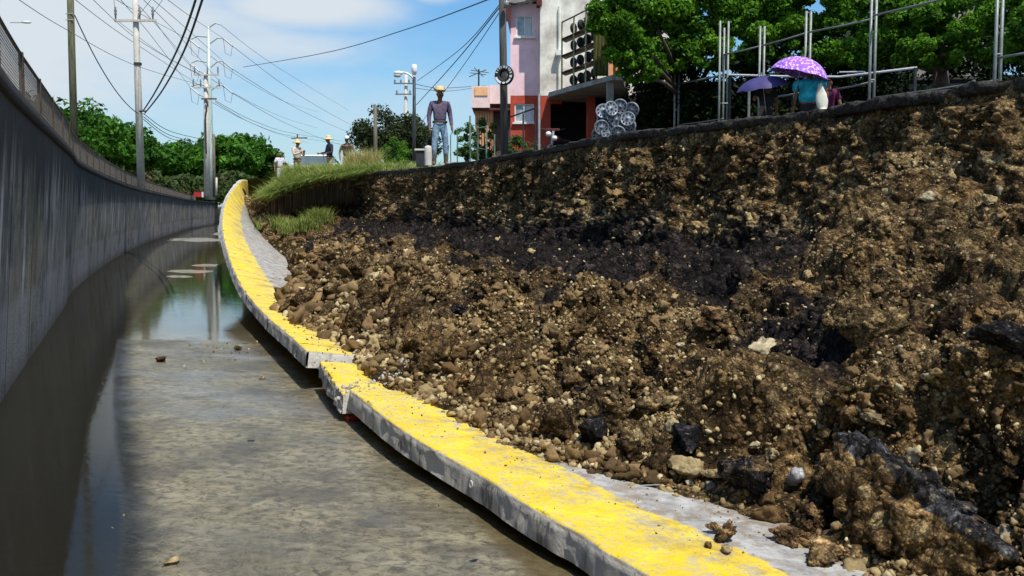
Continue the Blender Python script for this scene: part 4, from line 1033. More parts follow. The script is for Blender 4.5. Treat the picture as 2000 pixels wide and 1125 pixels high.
# distant antenna mast behind the small house
D = 60; q = at(934, 400, D); q.z = 2.9; an = empty('roof_antenna', tuple(at(935, 172, D)), 'spiky antenna mast standing above the small pink and orange house', 'antenna')
b = MB(); b.tube([at(935, 180, D), at(935, 135, D)], .05, 6); b.build('mast', DARKM, an)
b = MB()
for (x0, y0, x1, y1) in ((918, 142, 950, 146), (916, 150, 950, 136), (926, 132, 944, 150), (920, 137, 955, 142)): b.tube([at(x0, y0, D), at(x1, y1, D)], .025, 5)
b.build('antenna_rods', DARKM, an)
D = 120; an2 = empty('utility_pole', tuple(at(581, 340, D)), 'far wooden pole top with crossarm right above the man in the beige shirt', 'pole')
MB().tube([at(581, 400, D), at(581, 262, D)], .10, 6).build('pole', WOOD, an2); MB().tube([at(569, 270, D), at(600, 269, D)], .08, 6).build('crossarm', WOOD, an2)
# ------------------------------------------------------------------ overhead cables
CABLE = mat('cable_black', (.018, .018, .02), .6, .1, 3)
CABLEG = mat('cable_grey', (.10, .11, .13), .6, .1, 3)
def cable(label, pts, r, m=CABLEG, group='overhead cables', sag=None):
    P_ = np.array([tuple(at(*p)) for p in pts]); n = 26
    C_ = catmull(P_, np.linspace(0, len(P_) - 1, n)) if len(P_) > 2 else P_[0] + (P_[1] - P_[0]) * np.linspace(0, 1, n)[:, None]
    if len(P_) == 2 and sag:
        C_[:, 2] -= sag * 4 * np.linspace(0, 1, n) * (1 - np.linspace(0, 1, n))
    b = MB(); b.tube([Vector(c) for c in C_], r, 5); o = b.build('power_cable', m, base=tuple(C_[0]))
    tag(o, label, 'cable', group); return o
cable('thick black cable sweeping up from the white crossarm pole, the left one of the pair', [(280, 216, 39.6), (303, 180, 33), (345, 100, 26), (382, 0, 20), (430, -190, 14)], .026, CABLE)
cable('thick black cable sweeping up from the white crossarm pole, the right one of the pair', [(283, 221, 39.6), (315, 180, 33), (357, 105, 26), (395, 0, 20), (450, -190, 14)], .026, CABLE)
cable('dark stay cable from the mossy wooden pole down to the white crossarm pole', [(146, 30, 31), (270, 222, 39.8)], .018, CABLE, sag=.45)
cable('thin wire crossing from the top left corner past the mossy pole', [(20, -12, 22), (125, 55, 30), (268, 129, 40), (400, 168, 64)], .010)
cable('upper thin wire from top left to the concrete pole crossarm', [(135, -10, 28), (230, 62, 38), (330, 128, 52), (398, 172, 64)], .011)
cable('thin wire rising left from the upper short crossarm', [(172, -10, 30), (262, 72, 42), (340, 120, 54), (392, 147, 64)], .011)
for i, (x0, xe, ye, wh) in enumerate(((215, 371, 78, 'top left'), (262, 371, 124, 'middle left'), (238, 371, 170, 'bottom left'), (322, 436, 75, 'top right'), (296, 436, 120, 'middle right'), (280, 436, 167, 'bottom right'))):
    cable('incoming wire from above reaching the %s arm of the pylon' % wh, [(x0 - 20, -20, 40), ((x0 + xe) / 2 - 8, ye * .42, 62), (xe, ye, 98)], .016)
for i, (xe, ye, xo, yo, wh) in enumerate(((389, 93, 560, 200, 'top left'), (454, 90, 700, 250, 'top right'), (389, 139, 560, 232, 'middle left'), (454, 135, 690, 262, 'middle right'), (389, 185, 545, 262, 'bottom left'), (454, 182, 640, 275, 'bottom right'))):
    cable('outgoing wire falling to the right from the %s arm of the pylon' % wh, [(xe, ye, 98), (xe * .45 + xo * .55, ye * .38 + yo * .62, 150), (xo, yo, 235), (xo + 60, yo + 18, 320)], .026)
cable('top guard wire falling right from the tip of the pylon', [(430, 48, 98), (540, 130, 140), (680, 215, 230)], .022)
cable('single long cable rising from the far poles to the thick wooden pole', [(475, 131, 64), (640, 102, 46), (800, 55, 33), (982, -12, 21.3)], .016, CABLE)
cable('service wire from the thick wooden pole to the street lamp, upper', [(980, 4, 21.3), (900, 95, 30), (815, 158, 45)], .012)
cable('service wire from the thick wooden pole to the street lamp, lower', [(979, 10, 21.3), (890, 120, 30), (813, 205, 45)], .014, CABLE)
cable('faint service wire beside the lamp cables, falling behind the standing man', [(981, 16, 21.3), (900, 135, 30), (815, 250, 45)], .010)
cable('nearly level wire from the street lamp to the small house antenna', [(811, 164, 45), (860, 172, 50), (932, 168, 60)], .016)
cable('nearly level lower wire from the street lamp towards the small house', [(811, 172, 45), (870, 178, 50), (925, 172, 60)], .013)
for i, (y0, y1, y2) in enumerate(((222, 258, 273), (228, 266, 281), (233, 272, 288))):
    cable('%s of three sagging cables between the white crossarm pole and the far concrete pole' % ('top', 'middle', 'lowest')[i], [(280, y0, 40), (332, y1 - 2, 50), (400, y2, 64)], .016, CABLE)
for i, (x0, x1, x2) in enumerate(((226, 222, 224), (274, 300, 330), (299, 322, 350))):
    cable('drop wire going up from the %s insulator of the long crossarm' % ('left', 'middle', 'right')[i], [(x0, 26, 39.8), (x1, -8, 36), (x2, -60, 30)], .009)
cable('wire running from the long crossarm down to the far double pole', [(229, 40, 40), (320, 108, 50), (392, 146, 64)], .010)
cable('wire from the right end of the long crossarm to the far concrete pole', [(300, 38, 40), (350, 105, 50), (412, 170, 64)], .010)
for i, y in enumerate((3, 9)):
    cable('%s of two wires from the thick wooden pole to the pink house roof' % ('upper', 'lower')[i], [(986, y, 21.2), (1040, 2 + i * 3, 25)], .014, CABLE, sag=.05)
for i, (y0, y1) in enumerate(((196, 262), (199, 268))):
    cable('%s of the faint wires from the lower dark crossarm toward the men' % ('upper', 'lower')[i], [(420, y0, 64), (500, 238 + i * 6, 80), (581, y1, 120), (700, y1 + 18, 190)], .018)
# small lamp head far left
q = at(52, 44, 60); lh = empty('street_lamp', tuple(q), 'tiny white lamp head on a thin arm at the far upper left', 'street lamp')
MB().lathe([(0, -.06), (.12, -.04), (.16, .03), (0, .1)], q, n=12, sx=2.0).build('lamp_head', WHITE, lh, smooth=True); MB().tube([at(20, 44, 60), at(50, 44, 60)], .03, 5).build('arm', STEEL, lh)

# ------------------------------------------------------------------ pipe fence on the right
GALV = mat('galvanised_pipe', (.24, .26, .24), .55, .25, 14, .001, 60, .45)
def edge_at(px, back=.10):
    q = min(range(900), key=lambda i: abs(1000 + FPX * E_[i, 0] / max(E_[i, 1] * cp, .1) - px) + (1e6 if E_[i, 1] < 1 else 0))
    return Vector((E_[q, 0] + inw[q, 0] * back, E_[q, 1] + inw[q, 1] * back, STREET))
FPOSTS = [(1320, 140, 2), (1409, 48, 3), (1483, 58, 2), (1572, 30, 2), (1695, -40, 2), (1942, -60, 2)]
fp = {}; KF = 1.85
def fence_at(px):
    c = edge_at(px, .0); return Vector((c.x * KF, c.y * KF, STREET))
def Z2(y, px): return EYE + (412 - y) / FPX * fence_at(px).y
pf_root = empty('pipe_fence', tuple(fence_at(1500)), 'galvanised pipe fence with paired posts and sloping rails along the street edge', 'fence')
for (px, yt, n) in FPOSTS:
    c = fence_at(px); zt = EYE + (412 - yt) / FPX * c.y; fp[px] = (c, zt)
    for k in range(n):
        dx = (k - (n - 1) / 2) * .10; hh = zt - (.0, .16, -.0)[k] * (n == 3) - .05 * (k == 1 and n == 2) * 0
        MB().tube([(c.x + dx, c.y + .03 * k, STREET - .1), (c.x + dx * 1.05, c.y + .03 * k, hh)], .028, 10).build('post', GALV, pf_root, smooth=True)
    for zc in (.6, 1.4):
        if STREET + zc < zt: MB().tube([(c.x - .035 * (n - 1) * 1.6, c.y + .0, STREET + zc), (c.x + .035 * (n - 1) * 1.6, c.y + .02, STREET + zc)], .016, 8).build('clamp', GALV, pf_root)
def rail(pa, ya, pb_, yb, r=.021):
    a_, b_ = fence_at(pa), fence_at(pb_); a_.z = EYE + (412 - ya) / FPX * a_.y; b_.z = EYE + (412 - yb) / FPX * b_.y
    MB().tube([a_, a_.lerp(b_, .5) + Vector((0, 0, -.01)), b_], r, 8).build('rail', GALV, pf_root, smooth=True)
rail(1409, 112, 1483, 95); rail(1483, 95, 1572, 70); rail(1572, 70, 1695, 44); rail(1695, 38, 1880, -6)
rail(1240, 185, 1320, 168); rail(1320, 168, 1409, 150); rail(1500, 194, 1572, 182); rail(1620, 179, 1695, 164); rail(1942, 118, 2060, 96)
rail(1322, 246, 1409, 234, .016); rail(1700, 194, 1942, 160, .013)
MB().tube([(fence_at(1452).x, fence_at(1452).y - .3, STREET - .2), (fence_at(1452).x, fence_at(1452).y - .3, Z2(185, 1452))], .032, 8).build('short_post', GALV, pf_root)
for (px, yt) in ((1893, 160),):
    c = fence_at(px); MB().tube([(c.x, c.y, STREET - .2), (c.x, c.y, EYE + (412 - yt) / FPX * c.y)], .032, 8).build('short_post', GALV, pf_root)
# white horizontal bars behind
wb = empty('white_barrier_bar', tuple(at(1600, 150, 21)), 'white horizontal barrier bar behind the umbrellas and the fence', 'barrier')
MB().tube([at(1424, 146, 23.8), at(1530, 149, 22.4), at(1640, 150, 20.7), at(1700, 143, 19.8), at(1790, 132, 18.8)], .022, 8).build('bar', WHITE, wb)
MB().tube([at(1640, 141, 20.5), at(1688, 140, 19.8)], .014, 8).build('thin_bar', WHITE, wb)
for x, y_, D in ((1426, 146, 23.8), (1788, 132, 18.8)):
    q = at(x, y_, D); MB().tube([(q.x, q.y, STREET), q], .03, 8).build('support', DARKM, wb)
# low pipe posts near the standing man
SG = mat('green_grey_pipe', (.20, .26, .21), .5, .3, 10, 0, 40, .2)
pp = empty('pipe_post_fence', tuple(at(915, 300, 27)), 'row of thin grey green pipe posts with one wire right of the standing man', 'fence')
tops = []
for (px, yt, D, r) in ((893, 250, 27, .016), (918, 226, 26.5, .022), (933, 247, 26, .022), (950, 245, 25.5, .022), (880, 262, 27.5, .014), (966, 262, 25, .016)):
    q = at(px, yt, D); MB().tube([(q.x, q.y, STREET - .1), q], r, 8).build('post', SG, pp); tops.append(q)
MB().tube([at(893, 280, 27), at(918, 287, 26.5), at(950, 292, 25.5)], .012, 6).build('wire', SG, pp)
MB().tube([at(933, 250, 26), at(950, 248, 25.5)], .015, 6).build('rail', SG, pp)
hr = empty('hand_railing', tuple(at(1030, 280, 24)), 'dark sloping handrail in front of the lower window of the pink house', 'railing')
MB().tube([at(998, 228, 23.5), at(1046, 211, 23)], .02, 8).build('top_rail', DARKM, hr)
for px, yt in ((1022, 222), (1046, 208)): q = at(px, yt, 23.2); MB().tube([(q.x, q.y, STREET), q], .02, 8).build('post', DARKM, hr)
MB().tube([at(1053, 182, 22.8), at(1053, 300, 22.8)], .028, 10).build('end_post', STEEL, hr)
# bollard, utility box, in front of the man
q = at(837, 400, 24.6); bo_ = empty('concrete_bollard', (q.x, q.y, STREET), 'pale round concrete bollard at the left foot of the standing man', 'bollard')
MB().lathe([(.09, 0), (.09, .42), (.075, .47), (.0, .49)], (q.x, q.y, STREET - .02), n=14).build('body', CONC, bo_, smooth=True)
MB().tube([(q.x - .03, q.y, STREET + .45), (q.x - .03, q.y, STREET + .60)], .012, 6).build('rebar', DARKM, bo_)
q = at(825, 400, 25.6); bx_ = empty('utility_box', (q.x, q.y, STREET), 'dark low box with a pale top slab beside the bollard', 'box')
MB().box((q.x, q.y, STREET + .19), (.30, .35, .38), .1, bev=.01).build('body', DARKM, bx_); MB().box((q.x, q.y, STREET + .41), (.38, .42, .05), .1, bev=.01).build('top_slab', CONC, bx_)

# ------------------------------------------------------------------ buildings
PINK = mat('pink_stucco', (.90, .62, .66), .9, .10, 3, .004, 30)
BEIGE = mat('stained_beige_stucco', (.78, .69, .60), .95, .42, 1.1, .006, 22)
RED = mat('brick_red_paint', (.46, .07, .035), .85, .2, 3, .004, 30)
DRED = mat('dark_red_roof', (.11, .025, .025), .8, .3, 4)
GREY = mat('grey_concrete', (.30, .29, .27), .9, .3, 3, .006, 25)
GLASS = mat('window_glass', (.30, .36, .38), .12, .35, 5, spec=.8)
CURT = mat('white_curtain', (.62, .66, .68), .8, .2, 9, stretch=(6, 6, .4))
DARKI = mat('dark_interior', (.018, .015, .014), .95, .3, 2)
def X_(px, D): return (px - 1000) / FPX * D * 1.0
def Z_(y, D): return EYE + (412 - y) / FPX * D
D = 29.0
h = empty('pink_house', (.3, D, STREET), 'pink house front with red ground floor, right of the thick wooden pole', 'house')
xa, xb = X_(997, D), X_(1053, D)
ztop = Z_(16, D); zred = Z_(190, D)
# wall with two window openings, built from panels butted edge to edge
def wall_open(x0, x1, z0, z1, y, wins, th, name, m, parent):
    xs = sorted({x0, x1} | {w[0] for w in wins} | {w[1] for w in wins}); zs_ = sorted({z0, z1} | {w[2] for w in wins} | {w[3] for w in wins}); b = MB()
    for i in range(len(xs) - 1):
        for j in range(len(zs_) - 1):
            cx, cz = (xs[i] + xs[i + 1]) / 2, (zs_[j] + zs_[j + 1]) / 2
            if any(w[0] < cx < w[1] and w[2] < cz < w[3] for w in wins): continue
            b.add([(xs[i], y, zs_[j]), (xs[i + 1], y, zs_[j]), (xs[i + 1], y, zs_[j + 1]), (xs[i], y, zs_[j + 1])], [(0, 1, 2, 3)])
    for w in wins:
        b.add([(w[0], y, w[2]), (w[1], y, w[2]), (w[1], y + th, w[2]), (w[0], y + th, w[2])], [(0, 1, 2, 3)]); b.add([(w[0], y, w[3]), (w[1], y, w[3]), (w[1], y + th, w[3]), (w[0], y + th, w[3])], [(3, 2, 1, 0)])
        for x in (w[0], w[1]): b.add([(x, y, w[2]), (x, y + th, w[2]), (x, y + th, w[3]), (x, y, w[3])], [(0, 1, 2, 3)])
    b.build(name, m, parent)
def window(w, y, parent, frame=WHITE, panes=2, curtain=True):
    x0, x1, z0, z1 = w; t_ = .035; b = MB()
    for a in (x0 + t_ / 2, x1 - t_ / 2): b.box((a, y + .05, (z0 + z1) / 2), (t_, .05, z1 - z0))
    for z in (z0 + t_ / 2, z1 - t_ / 2): b.box(((x0 + x1) / 2, y + .05, z), (x1 - x0 - 2 * t_, .048, t_))
    for k in range(1, panes): b.box((x0 + (x1 - x0) * k / panes, y + .05, (z0 + z1) / 2), (t_, .046, z1 - z0 - 2 * t_))
    f = b.build('window', frame, parent)
    MB().box(((x0 + x1) / 2, y + .075, (z0 + z1) / 2), (x1 - x0 - .01, .008, z1 - z0 - .01)).build('pane', GLASS, f)
    if curtain: MB().box((x0 + (x1 - x0) * .68, y + .058, (z0 + z1) / 2), ((x1 - x0) * .42, .006, z1 - z0 - .09)).build('curtain', CURT, f)
    MB().box(((x0 + x1) / 2, y - .03, z0 - .03), (x1 - x0 + .12, .10, .05)).build('sill', frame, f)
w1 = (X_(1008, D), X_(1041, D), Z_(78, D), Z_(39, D)); w2 = (X_(1005, D), X_(1042, D), Z_(241, D), Z_(206, D))
wall_open(xa, xb, zred, ztop, D, [w1], .12, 'upper_wall', PINK, h)
wall_open(xa, xb, STREET - .1, zred, D - .02, [w2], .12, 'ground_floor_wall', RED, h)
MB().bx(xa + .003, xb, D + .125, D + 5, STREET - .1, ztop - .01).build('side_walls', PINK, h)
window(w1, D, h); window(w2, D - .02, h)
MB().box(((xa + xb) / 2 - .06, D + 1.0, ztop + .06), (xb - xa + .35, 2.6, .12), 0, Matrix.Rotation(R(-9), 3, 'Y')).build('roof', GREY, h)
MB().add([(xa - .16, D - .3, ztop - .05), (xa + .005, D - .3, ztop - .02), (xa + .005, D - .3, Z_(72, D)), (xa - .16, D + .4, ztop - .05), (xa + .005, D + .4, ztop - .02), (xa + .005, D + .4, Z_(72, D))], [(0, 2, 1), (3, 4, 5), (0, 3, 5, 2), (0, 1, 4, 3), (1, 2, 5, 4)]).build('gable_board', DRED, h)
# beige taller block with carport slab, projecting in front
DB = 28.3; bb_ = empty('beige_house', (1.6, DB, STREET), 'tall stained beige house with grey carport slab beside the pink house', 'house')
xb0, xb1 = X_(1054, DB), X_(1190, DB); zc = 5.02
b = MB(); b.bx(xb0, xb1 + 2.2, DB, DB + 6, zc, 9.2); b.build('upper_wall', BEIGE, bb_)
MB().bx(xb0 - .10, xb0 + .05, DB - .09, DB + .3, Z_(20, DB), 9.3).build('corner_board', DRED, bb_)
MB().bx(xb0, xb0 + .30, DB, DB + .5, STREET - .1, zc - .012).build('red_pillar', RED, bb_)
MB().bx(xb0 + .30, xb0 + .62, DB, DB + .3, zc - .22, zc - .014).build('lintel', RED, bb_)
MB().bx(X_(1143, DB), X_(1156, DB), DB - .9, DB, STREET - .1, zc - .012).build('inner_wall', RED, bb_)
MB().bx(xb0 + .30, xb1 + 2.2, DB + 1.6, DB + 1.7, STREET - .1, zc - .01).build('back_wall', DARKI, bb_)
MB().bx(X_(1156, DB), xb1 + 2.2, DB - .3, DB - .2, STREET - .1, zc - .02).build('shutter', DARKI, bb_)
pts = [(xb0 + .22, DB - .004), (xb0 + .22, 27.5), (2.38, 24.0), (2.62, 24.0), (3.3, DB - .004)]
vs = [(x, y, z) for z in (zc - .12, zc) for x, y in pts]; n5 = 5
MB().add(vs, [tuple(range(4, -1, -1)), tuple(range(5, 10))] + [(i, (i + 1) % 5, 5 + (i + 1) % 5, 5 + i) for i in range(5)]).build('carport_slab', GREY, bb_)
MB().box((2.36, 24.35, (STREET + zc - .12) / 2), (.16, .16, zc - .12 - STREET)).build('column', GREY, bb_)
MB().tube([(X_(1091, DB), DB - .06, zc), (X_(1091, DB), DB - .06, Z_(22, DB))], .04, 8).build('downpipe', BEIGE, bb_)
MB().box((X_(1090, DB), DB - .12, Z_(110, DB)), (.16, .2, .14)).build('bracket_lamp', WHITE, bb_)
MB().box((X_(1150, DB), DB - .92, Z_(187, DB - 1)), (.07, .04, .06)).build('meter_box', WHITE, bb_)
# orange rendered wall with window, half hidden by the tree
ow = empty('orange_annex', (X_(1200, 25.5), 25.5, zc), 'small sunlit orange wall panel with a dark bar beside the shade tree', 'wall')
MB().bx(X_(1187, 25.5), X_(1212, 25.5), 25.5, 25.6, Z_(152, 25.5), Z_(126, 25.5)).build('panel', mat('orange_paint', (.85, .36, .16), .85, .15, 4), ow)
MB().bx(X_(1198, 25.4), X_(1200, 25.4), 25.44, 25.49, Z_(152, 25.5), Z_(126, 25.5)).build('bar', DARKM, ow)
# rack of small tyres on the slab
rk = empty('tyre_rack', (1.9, 26, zc), 'open steel rack of shelves holding tyres on the carport slab', 'rack')
RP = [(1096, 27.0), (1119, 26.2), (1142, 25.4), (1162, 24.8)]
cols = [Vector((X_(px, d), d, 0)) for px, d in RP]
for c in cols: MB().tube([(c.x, c.y, zc), (c.x, c.y, 6.8)], .022, 6).build('upright', mat('yellowish_paint', (.42, .38, .22), .7, .3, 10), rk)
for z in (5.48, 5.92, 6.36, 6.8): MB().tube([(c.x, c.y, z) for c in cols], .02, 6).build('shelf_rail', RUST, rk)
for z in (5.06, 5.46, 5.90, 6.34):
    b = MB(); b.add([(cols[0].x, cols[0].y, z), (cols[3].x, cols[3].y, z), (cols[3].x + .12, cols[3].y + .35, z), (cols[0].x + .12, cols[0].y + .35, z)] , [(0, 1, 2, 3)]); b.add([(cols[0].x, cols[0].y, z - .02), (cols[3].x, cols[3].y, z - .02), (cols[3].x + .12, cols[3].y + .35, z - .02), (cols[0].x + .12, cols[0].y + .35, z - .02)] , [(3, 2, 1, 0)]); b.build('shelf', RUST, rk)
tb = tyre_mesh(.165, .15, 22); tbV = [Matrix.Rotation(math.pi / 2, 3, 'Y') @ Vector(v) for v in tb.V]
t0 = empty('small_tyre', (0, 0, 0)); t0_m = mesh_obj('rubber', [tuple(v) for v in tbV], tb.F, BLACK, t0, smooth=True)
rim_b = MB().lathe([(.0, -.02), (.06, -.03), (.085, -.05), (.085, .05), (.06, .03), (0, .02)], n=16); rim_b.V = [tuple(Matrix.Rotation(math.pi / 2, 3, 'Y') @ Vector(v)) for v in rim_b.V]; t0_r = rim_b.build('rim', mat('worn_rim', (.20, .19, .18), .5, .4, 12, 0, 40, .4), t0)
TY = [(z, row, k) for z, row in ((6.36, 'top'), (5.92, 'second'), (5.48, 'third'), (5.02, 'lowest')) for k in range(4)]
wh = ('leftmost', 'second from the left', 'third from the left', 'rightmost')
for i, (z, row, k) in enumerate(TY):
    f_ = (.32, .52, .72, .9)[k] + RS.uniform(-.02, .02); c = cols[0].lerp(cols[3], f_)
    if i == 0: o, parts_ = t0, None
    else:
        o = t0.copy(); SC.collection.objects.link(o)
        for ch in (t0_m, t0_r): c2 = ch.copy(); SC.collection.objects.link(c2); c2.parent = o
    o.location = (c.x + .06, c.y + .15, z + .19); o.rotation_euler = (0, 0, R(RS.uniform(-45, -20)))
    o.scale = (.84, .84, .84)
    tag(o, 'small black tyre, %s on the %s rack shelf' % (wh[k], row), 'tyre', 'tyres on the rack above the carport')
cl_ = empty('hanging_tarp', (X_(1172, 24.6), 24.6, 6.4), 'mossy olive tarp hanging beside the tyre rack under the tree', 'tarp')
V = []; 
for j in range(14):
    for i in range(22): V.append((X_(1157, 24.6) + .36 * i / 21, 24.6 + .03 * math.sin(i * 1.3 + j * .15), 6.15 - 1.08 * j / 13))
tp = mesh_obj('cloth', V, grid_faces(14, 22), mat('olive_tarp', (.09, .09, .02), .9, .5, 6, .01, 20, stretch=(5, 5, .5)), cl_, smooth=True)
sol = tp.modifiers.new('thick', 'SOLIDIFY'); sol.thickness = .01
# low house in the distance
D = 45.0; sh = empty('small_house', (X_(955, D), D, STREET), 'small pink and orange house in the distance left of the wooden pole', 'house')
PALEP = mat('pale_pink_paint', (.82, .62, .58), .9, .1, 3); ORG = mat('pale_orange_paint', (.85, .48, .24), .9, .12, 3)
MB().bx(X_(922, D), X_(957, D), D, D + 3, Z_(213, D), Z_(172, D)).build('left_block', PALEP, sh)
MB().bx(X_(928, D), X_(953, D), D - .04, D, Z_(190, D), Z_(174, D)).build('orange_panel', ORG, sh)
MB().bx(X_(957, D) + .002, X_(1004, D), D + .3, D + 3, Z_(204, D), Z_(168, D)).build('right_block', PALEP, sh)
MB().bx(X_(924, D), X_(1004, D), D + .1, D + 3, Z_(213, D) - .10, Z_(213, D) - .003).build('eave', DRED, sh)
MB().bx(X_(928, D), X_(963, D), D + .4, D + 3, STREET - .1, Z_(215, D) - .06).build('ground_wall', ORG, sh)
MB().bx(X_(963, D) + .002, X_(1004, D), D + .9, D + 3, STREET - .1, Z_(215, D) - .06).build('dark_wall', mat('brown_wall', (.08, .05, .05), .9, .3, 3), sh)
b = MB()
for px in (931, 936, 941, 946, 951, 956, 961): b.bx(X_(px, D), X_(px, D) + .035, D + .34, D + .38, STREET - .1, Z_(216, D) - .06)
b.build('siding_battens', mat('batten_brown', (.35, .16, .07), .9, .2, 6), sh)
MB().bx(X_(940, D), X_(948, D), D + 1.0, D + 1.2, Z_(171, D), Z_(166, D)).build('roof_vent', DARKM, sh)
# boundary wall behind the fence, tree shade painted into its near-black render
gw0, gw1 = Vector((X_(1240, 27.2), 27.2, 0)), Vector((18.5, 24.5, 0)); dv = (gw1 - gw0); L_ = dv.length; rz_ = math.atan2(dv.y, dv.x); mid_ = (gw0 + gw1) / 2
bw = empty('boundary_wall', (mid_.x, mid_.y, STREET), 'boundary wall with shade painted near-black behind the fence and umbrellas', 'wall')
MB().box((mid_.x, mid_.y, STREET + 1.05), (L_, .18, 2.3), rz_).build('panel', mat('painted_shade_render', (.016, .016, .015), .95, .4, 1.5, .01, 15), bw)
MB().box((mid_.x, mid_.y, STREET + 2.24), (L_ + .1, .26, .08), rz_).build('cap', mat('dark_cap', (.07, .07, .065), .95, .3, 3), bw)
q = at(1960, 10, 24); cabin = empty('far_house', (q.x, q.y + 2, STREET), 'grey house wall glimpsed above the trees at the top right', 'house')
MB().bx(q.x - 1.3, q.x + 1.0, q.y + 2, q.y + 5, STREET, 8.6).build('wall', mat('grey_brown_wall', (.30, .27, .24), .9, .2, 2), cabin); MB().bx(q.x - .6, q.x - .35, q.y + 1.95, q.y + 2, 6.2, 8.6).build('window', DARKI, cabin)
# hubcaps
CAPM = mat('silver_hubcap', (.21, .235, .27), .5, .4, 14, 0, 40, .3); HOLE = mat('hubcap_hole', (.02, .02, .025), .9, .2, 9)
h0 = empty('hubcap', (0, 0, 0)); b = MB()
b.lathe([(.0, .018), (.03, .018), (.04, .004), (.075, .012), (.120, .006), (.132, .020), (.146, .018), (.150, -.012)], n=26); b.V = [tuple(Matrix.Rotation(math.pi / 2, 3, 'X') @ Vector(v)) for v in b.V]; hb = b.build('disc', CAPM, h0, smooth=True)
b = MB()
for k in range(9):
    a = 2 * math.pi * k / 9; c = Vector((math.cos(a) * .098, -.012, math.sin(a) * .098)); b.add([c + Vector((math.cos(t_) * .019, -.004 - .002, math.sin(t_) * .019)) for t_ in [2 * math.pi * j / 10 for j in range(10)]], [tuple(range(10))])
hv = np.array([v_.co[:] for v_ in hb.data.vertices]); hf = [tuple(p_.vertices) for p_ in hb.data.polygons]; nb0, nf0 = len(hv), len(hf)
m2_ = bpy.data.meshes.new('disc'); m2_.from_pydata([tuple(v_) for v_ in hv] + b.V, [], hf + [tuple(i_ + nb0 for i_ in f_) for f_ in b.F]); m2_.materials.append(CAPM); m2_.materials.append(HOLE)
for k, p_ in enumerate(m2_.polygons): p_.use_smooth = k < nf0; p_.material_index = 0 if k < nf0 else 1
hb.data = m2_
b = MB().lathe([(.0, .040), (.022, .038), (.026, .03)], n=12); b.V = [tuple(Matrix.Rotation(math.pi / 2, 3, 'X') @ Vector(v)) for v in b.V]; hc_ = b.build('centre_cap', mat('dark_cap_plastic', (.12, .12, .13), .4, .2), h0, smooth=True)
HC = [(1211, 208, 'topmost, slightly bluish'), (1234, 214, 'top right, tilted edge on'), (1178, 217, 'upper left corner'), (1194, 212, 'between the two upper left ones, half hidden'), (1177, 236, 'left side of the middle row'), (1204, 234, 'centre of the middle row'), (1226, 232, 'right side of the middle row'), (1175, 249, 'left of the lower row, tipped back'), (1203, 247, 'centre of the lower row'), (1229, 246, 'right of the lower row'), (1186, 261, 'bottom row left'), (1207, 260, 'bottom row centre'), (1229, 259, 'bottom row right'), (1170, 264, 'lowest left, almost out of sight')]
for i, (px, y, lab) in enumerate(HC):
    if i == 0: o = h0
    else:
        o = h0.copy(); SC.collection.objects.link(o)
        for ch in (hb, hc_): c2 = ch.copy(); SC.collection.objects.link(c2); c2.parent = o
    q = at(px, y, 21.8 - .05 * (i % 4)); o.location = q; o.rotation_euler = (R(-8 - 16 * RS.uniform()), R(RS.uniform(0, 360)), R(RS.uniform(-22, 22))); 
    o.scale = (1.1, 1.1, 1.1)
    tag(o, 'silver hubcap in the pile, ' + lab, 'hubcap', 'hubcaps piled by the carport')
q = at(1203, 235, 22.0); gr = empty('display_frame', (q.x, q.y + .1, STREET), 'wire frame behind the pile of silver hubcaps', 'rack')
for i in range(5): MB().tube([(q.x - .40 + .2 * i, q.y + .1, STREET), (q.x - .40 + .2 * i, q.y + .12, STREET + 1.15)], .012, 6).build('upright', STEEL, gr)
MB().box((q.x + .01, q.y + .16, STREET + .55), (.74, .03, 1.02)).build('back_panel', DARKI, gr)
for i in range(4): MB().tube([(q.x - .42, q.y + .09, STREET + .3 + .26 * i), (q.x + .42, q.y + .09, STREET + .3 + .26 * i)], .012, 6).build('crossbar', STEEL, gr)
# motorcycle under the carport
q = at(1078, 300, 26.6); mc = empty('motorcycle', (q.x, q.y, STREET), 'dark red motorcycle with white headlights parked under the carport', 'motorcycle')
mx_, my_ = q.x, q.y
for dy, dx in ((-.55, -.06), (.60, .42)):
    b = tyre_mesh(.30, .09, 24); M_ = Matrix.Rotation(math.pi / 2, 3, 'Y'); Mz = Matrix.Rotation(R(-25), 3, 'Z'); b.V = [tuple(Mz @ (M_ @ Vector(v)) + Vector((mx_ + dx, my_ + dy, STREET + .30))) for v in b.V]; wl = b.build('wheel', BLACK, mc, smooth=True)
MB().tube([(mx_ - .06, my_ - .55, STREET + .3), (mx_ - .01, my_ - .38, STREET + .62), (mx_ + .02, my_ - .3, STREET + .95)], .035, 8).build('fork', STEEL, mc)
MB().tube([(mx_ - .32, my_ - .24, STREET + 1.02), (mx_ - .1, my_ - .32, STREET + .96), (mx_ + .12, my_ - .26, STREET + .96), (mx_ + .34, my_ - .14, STREET + 1.02)], .018, 6).build('handlebar', DARKM, mc)
MB().lathe([(.0, -.22), (.10, -.2), (.15, -.05), (.15, .1), (.08, .2), (0, .22)], (mx_ + .1, my_ - .02, STREET + .74), Matrix.Rotation(math.pi / 2, 3, 'X'), n=14, sy=.75).build('tank', DRED, mc, smooth=True)
MB().box((mx_ + .28, my_ + .40, STREET + .74), (.26, .70, .10), R(-25), bev=.03).build('seat', DARKM, mc)
MB().box((mx_ + .14, my_ + .08, STREET + .42), (.24, .42, .30), R(-25), bev=.05).build('engine', mat('engine_metal', (.16, .16, .16), .5, .4, 15, 0, 40, .6), mc)
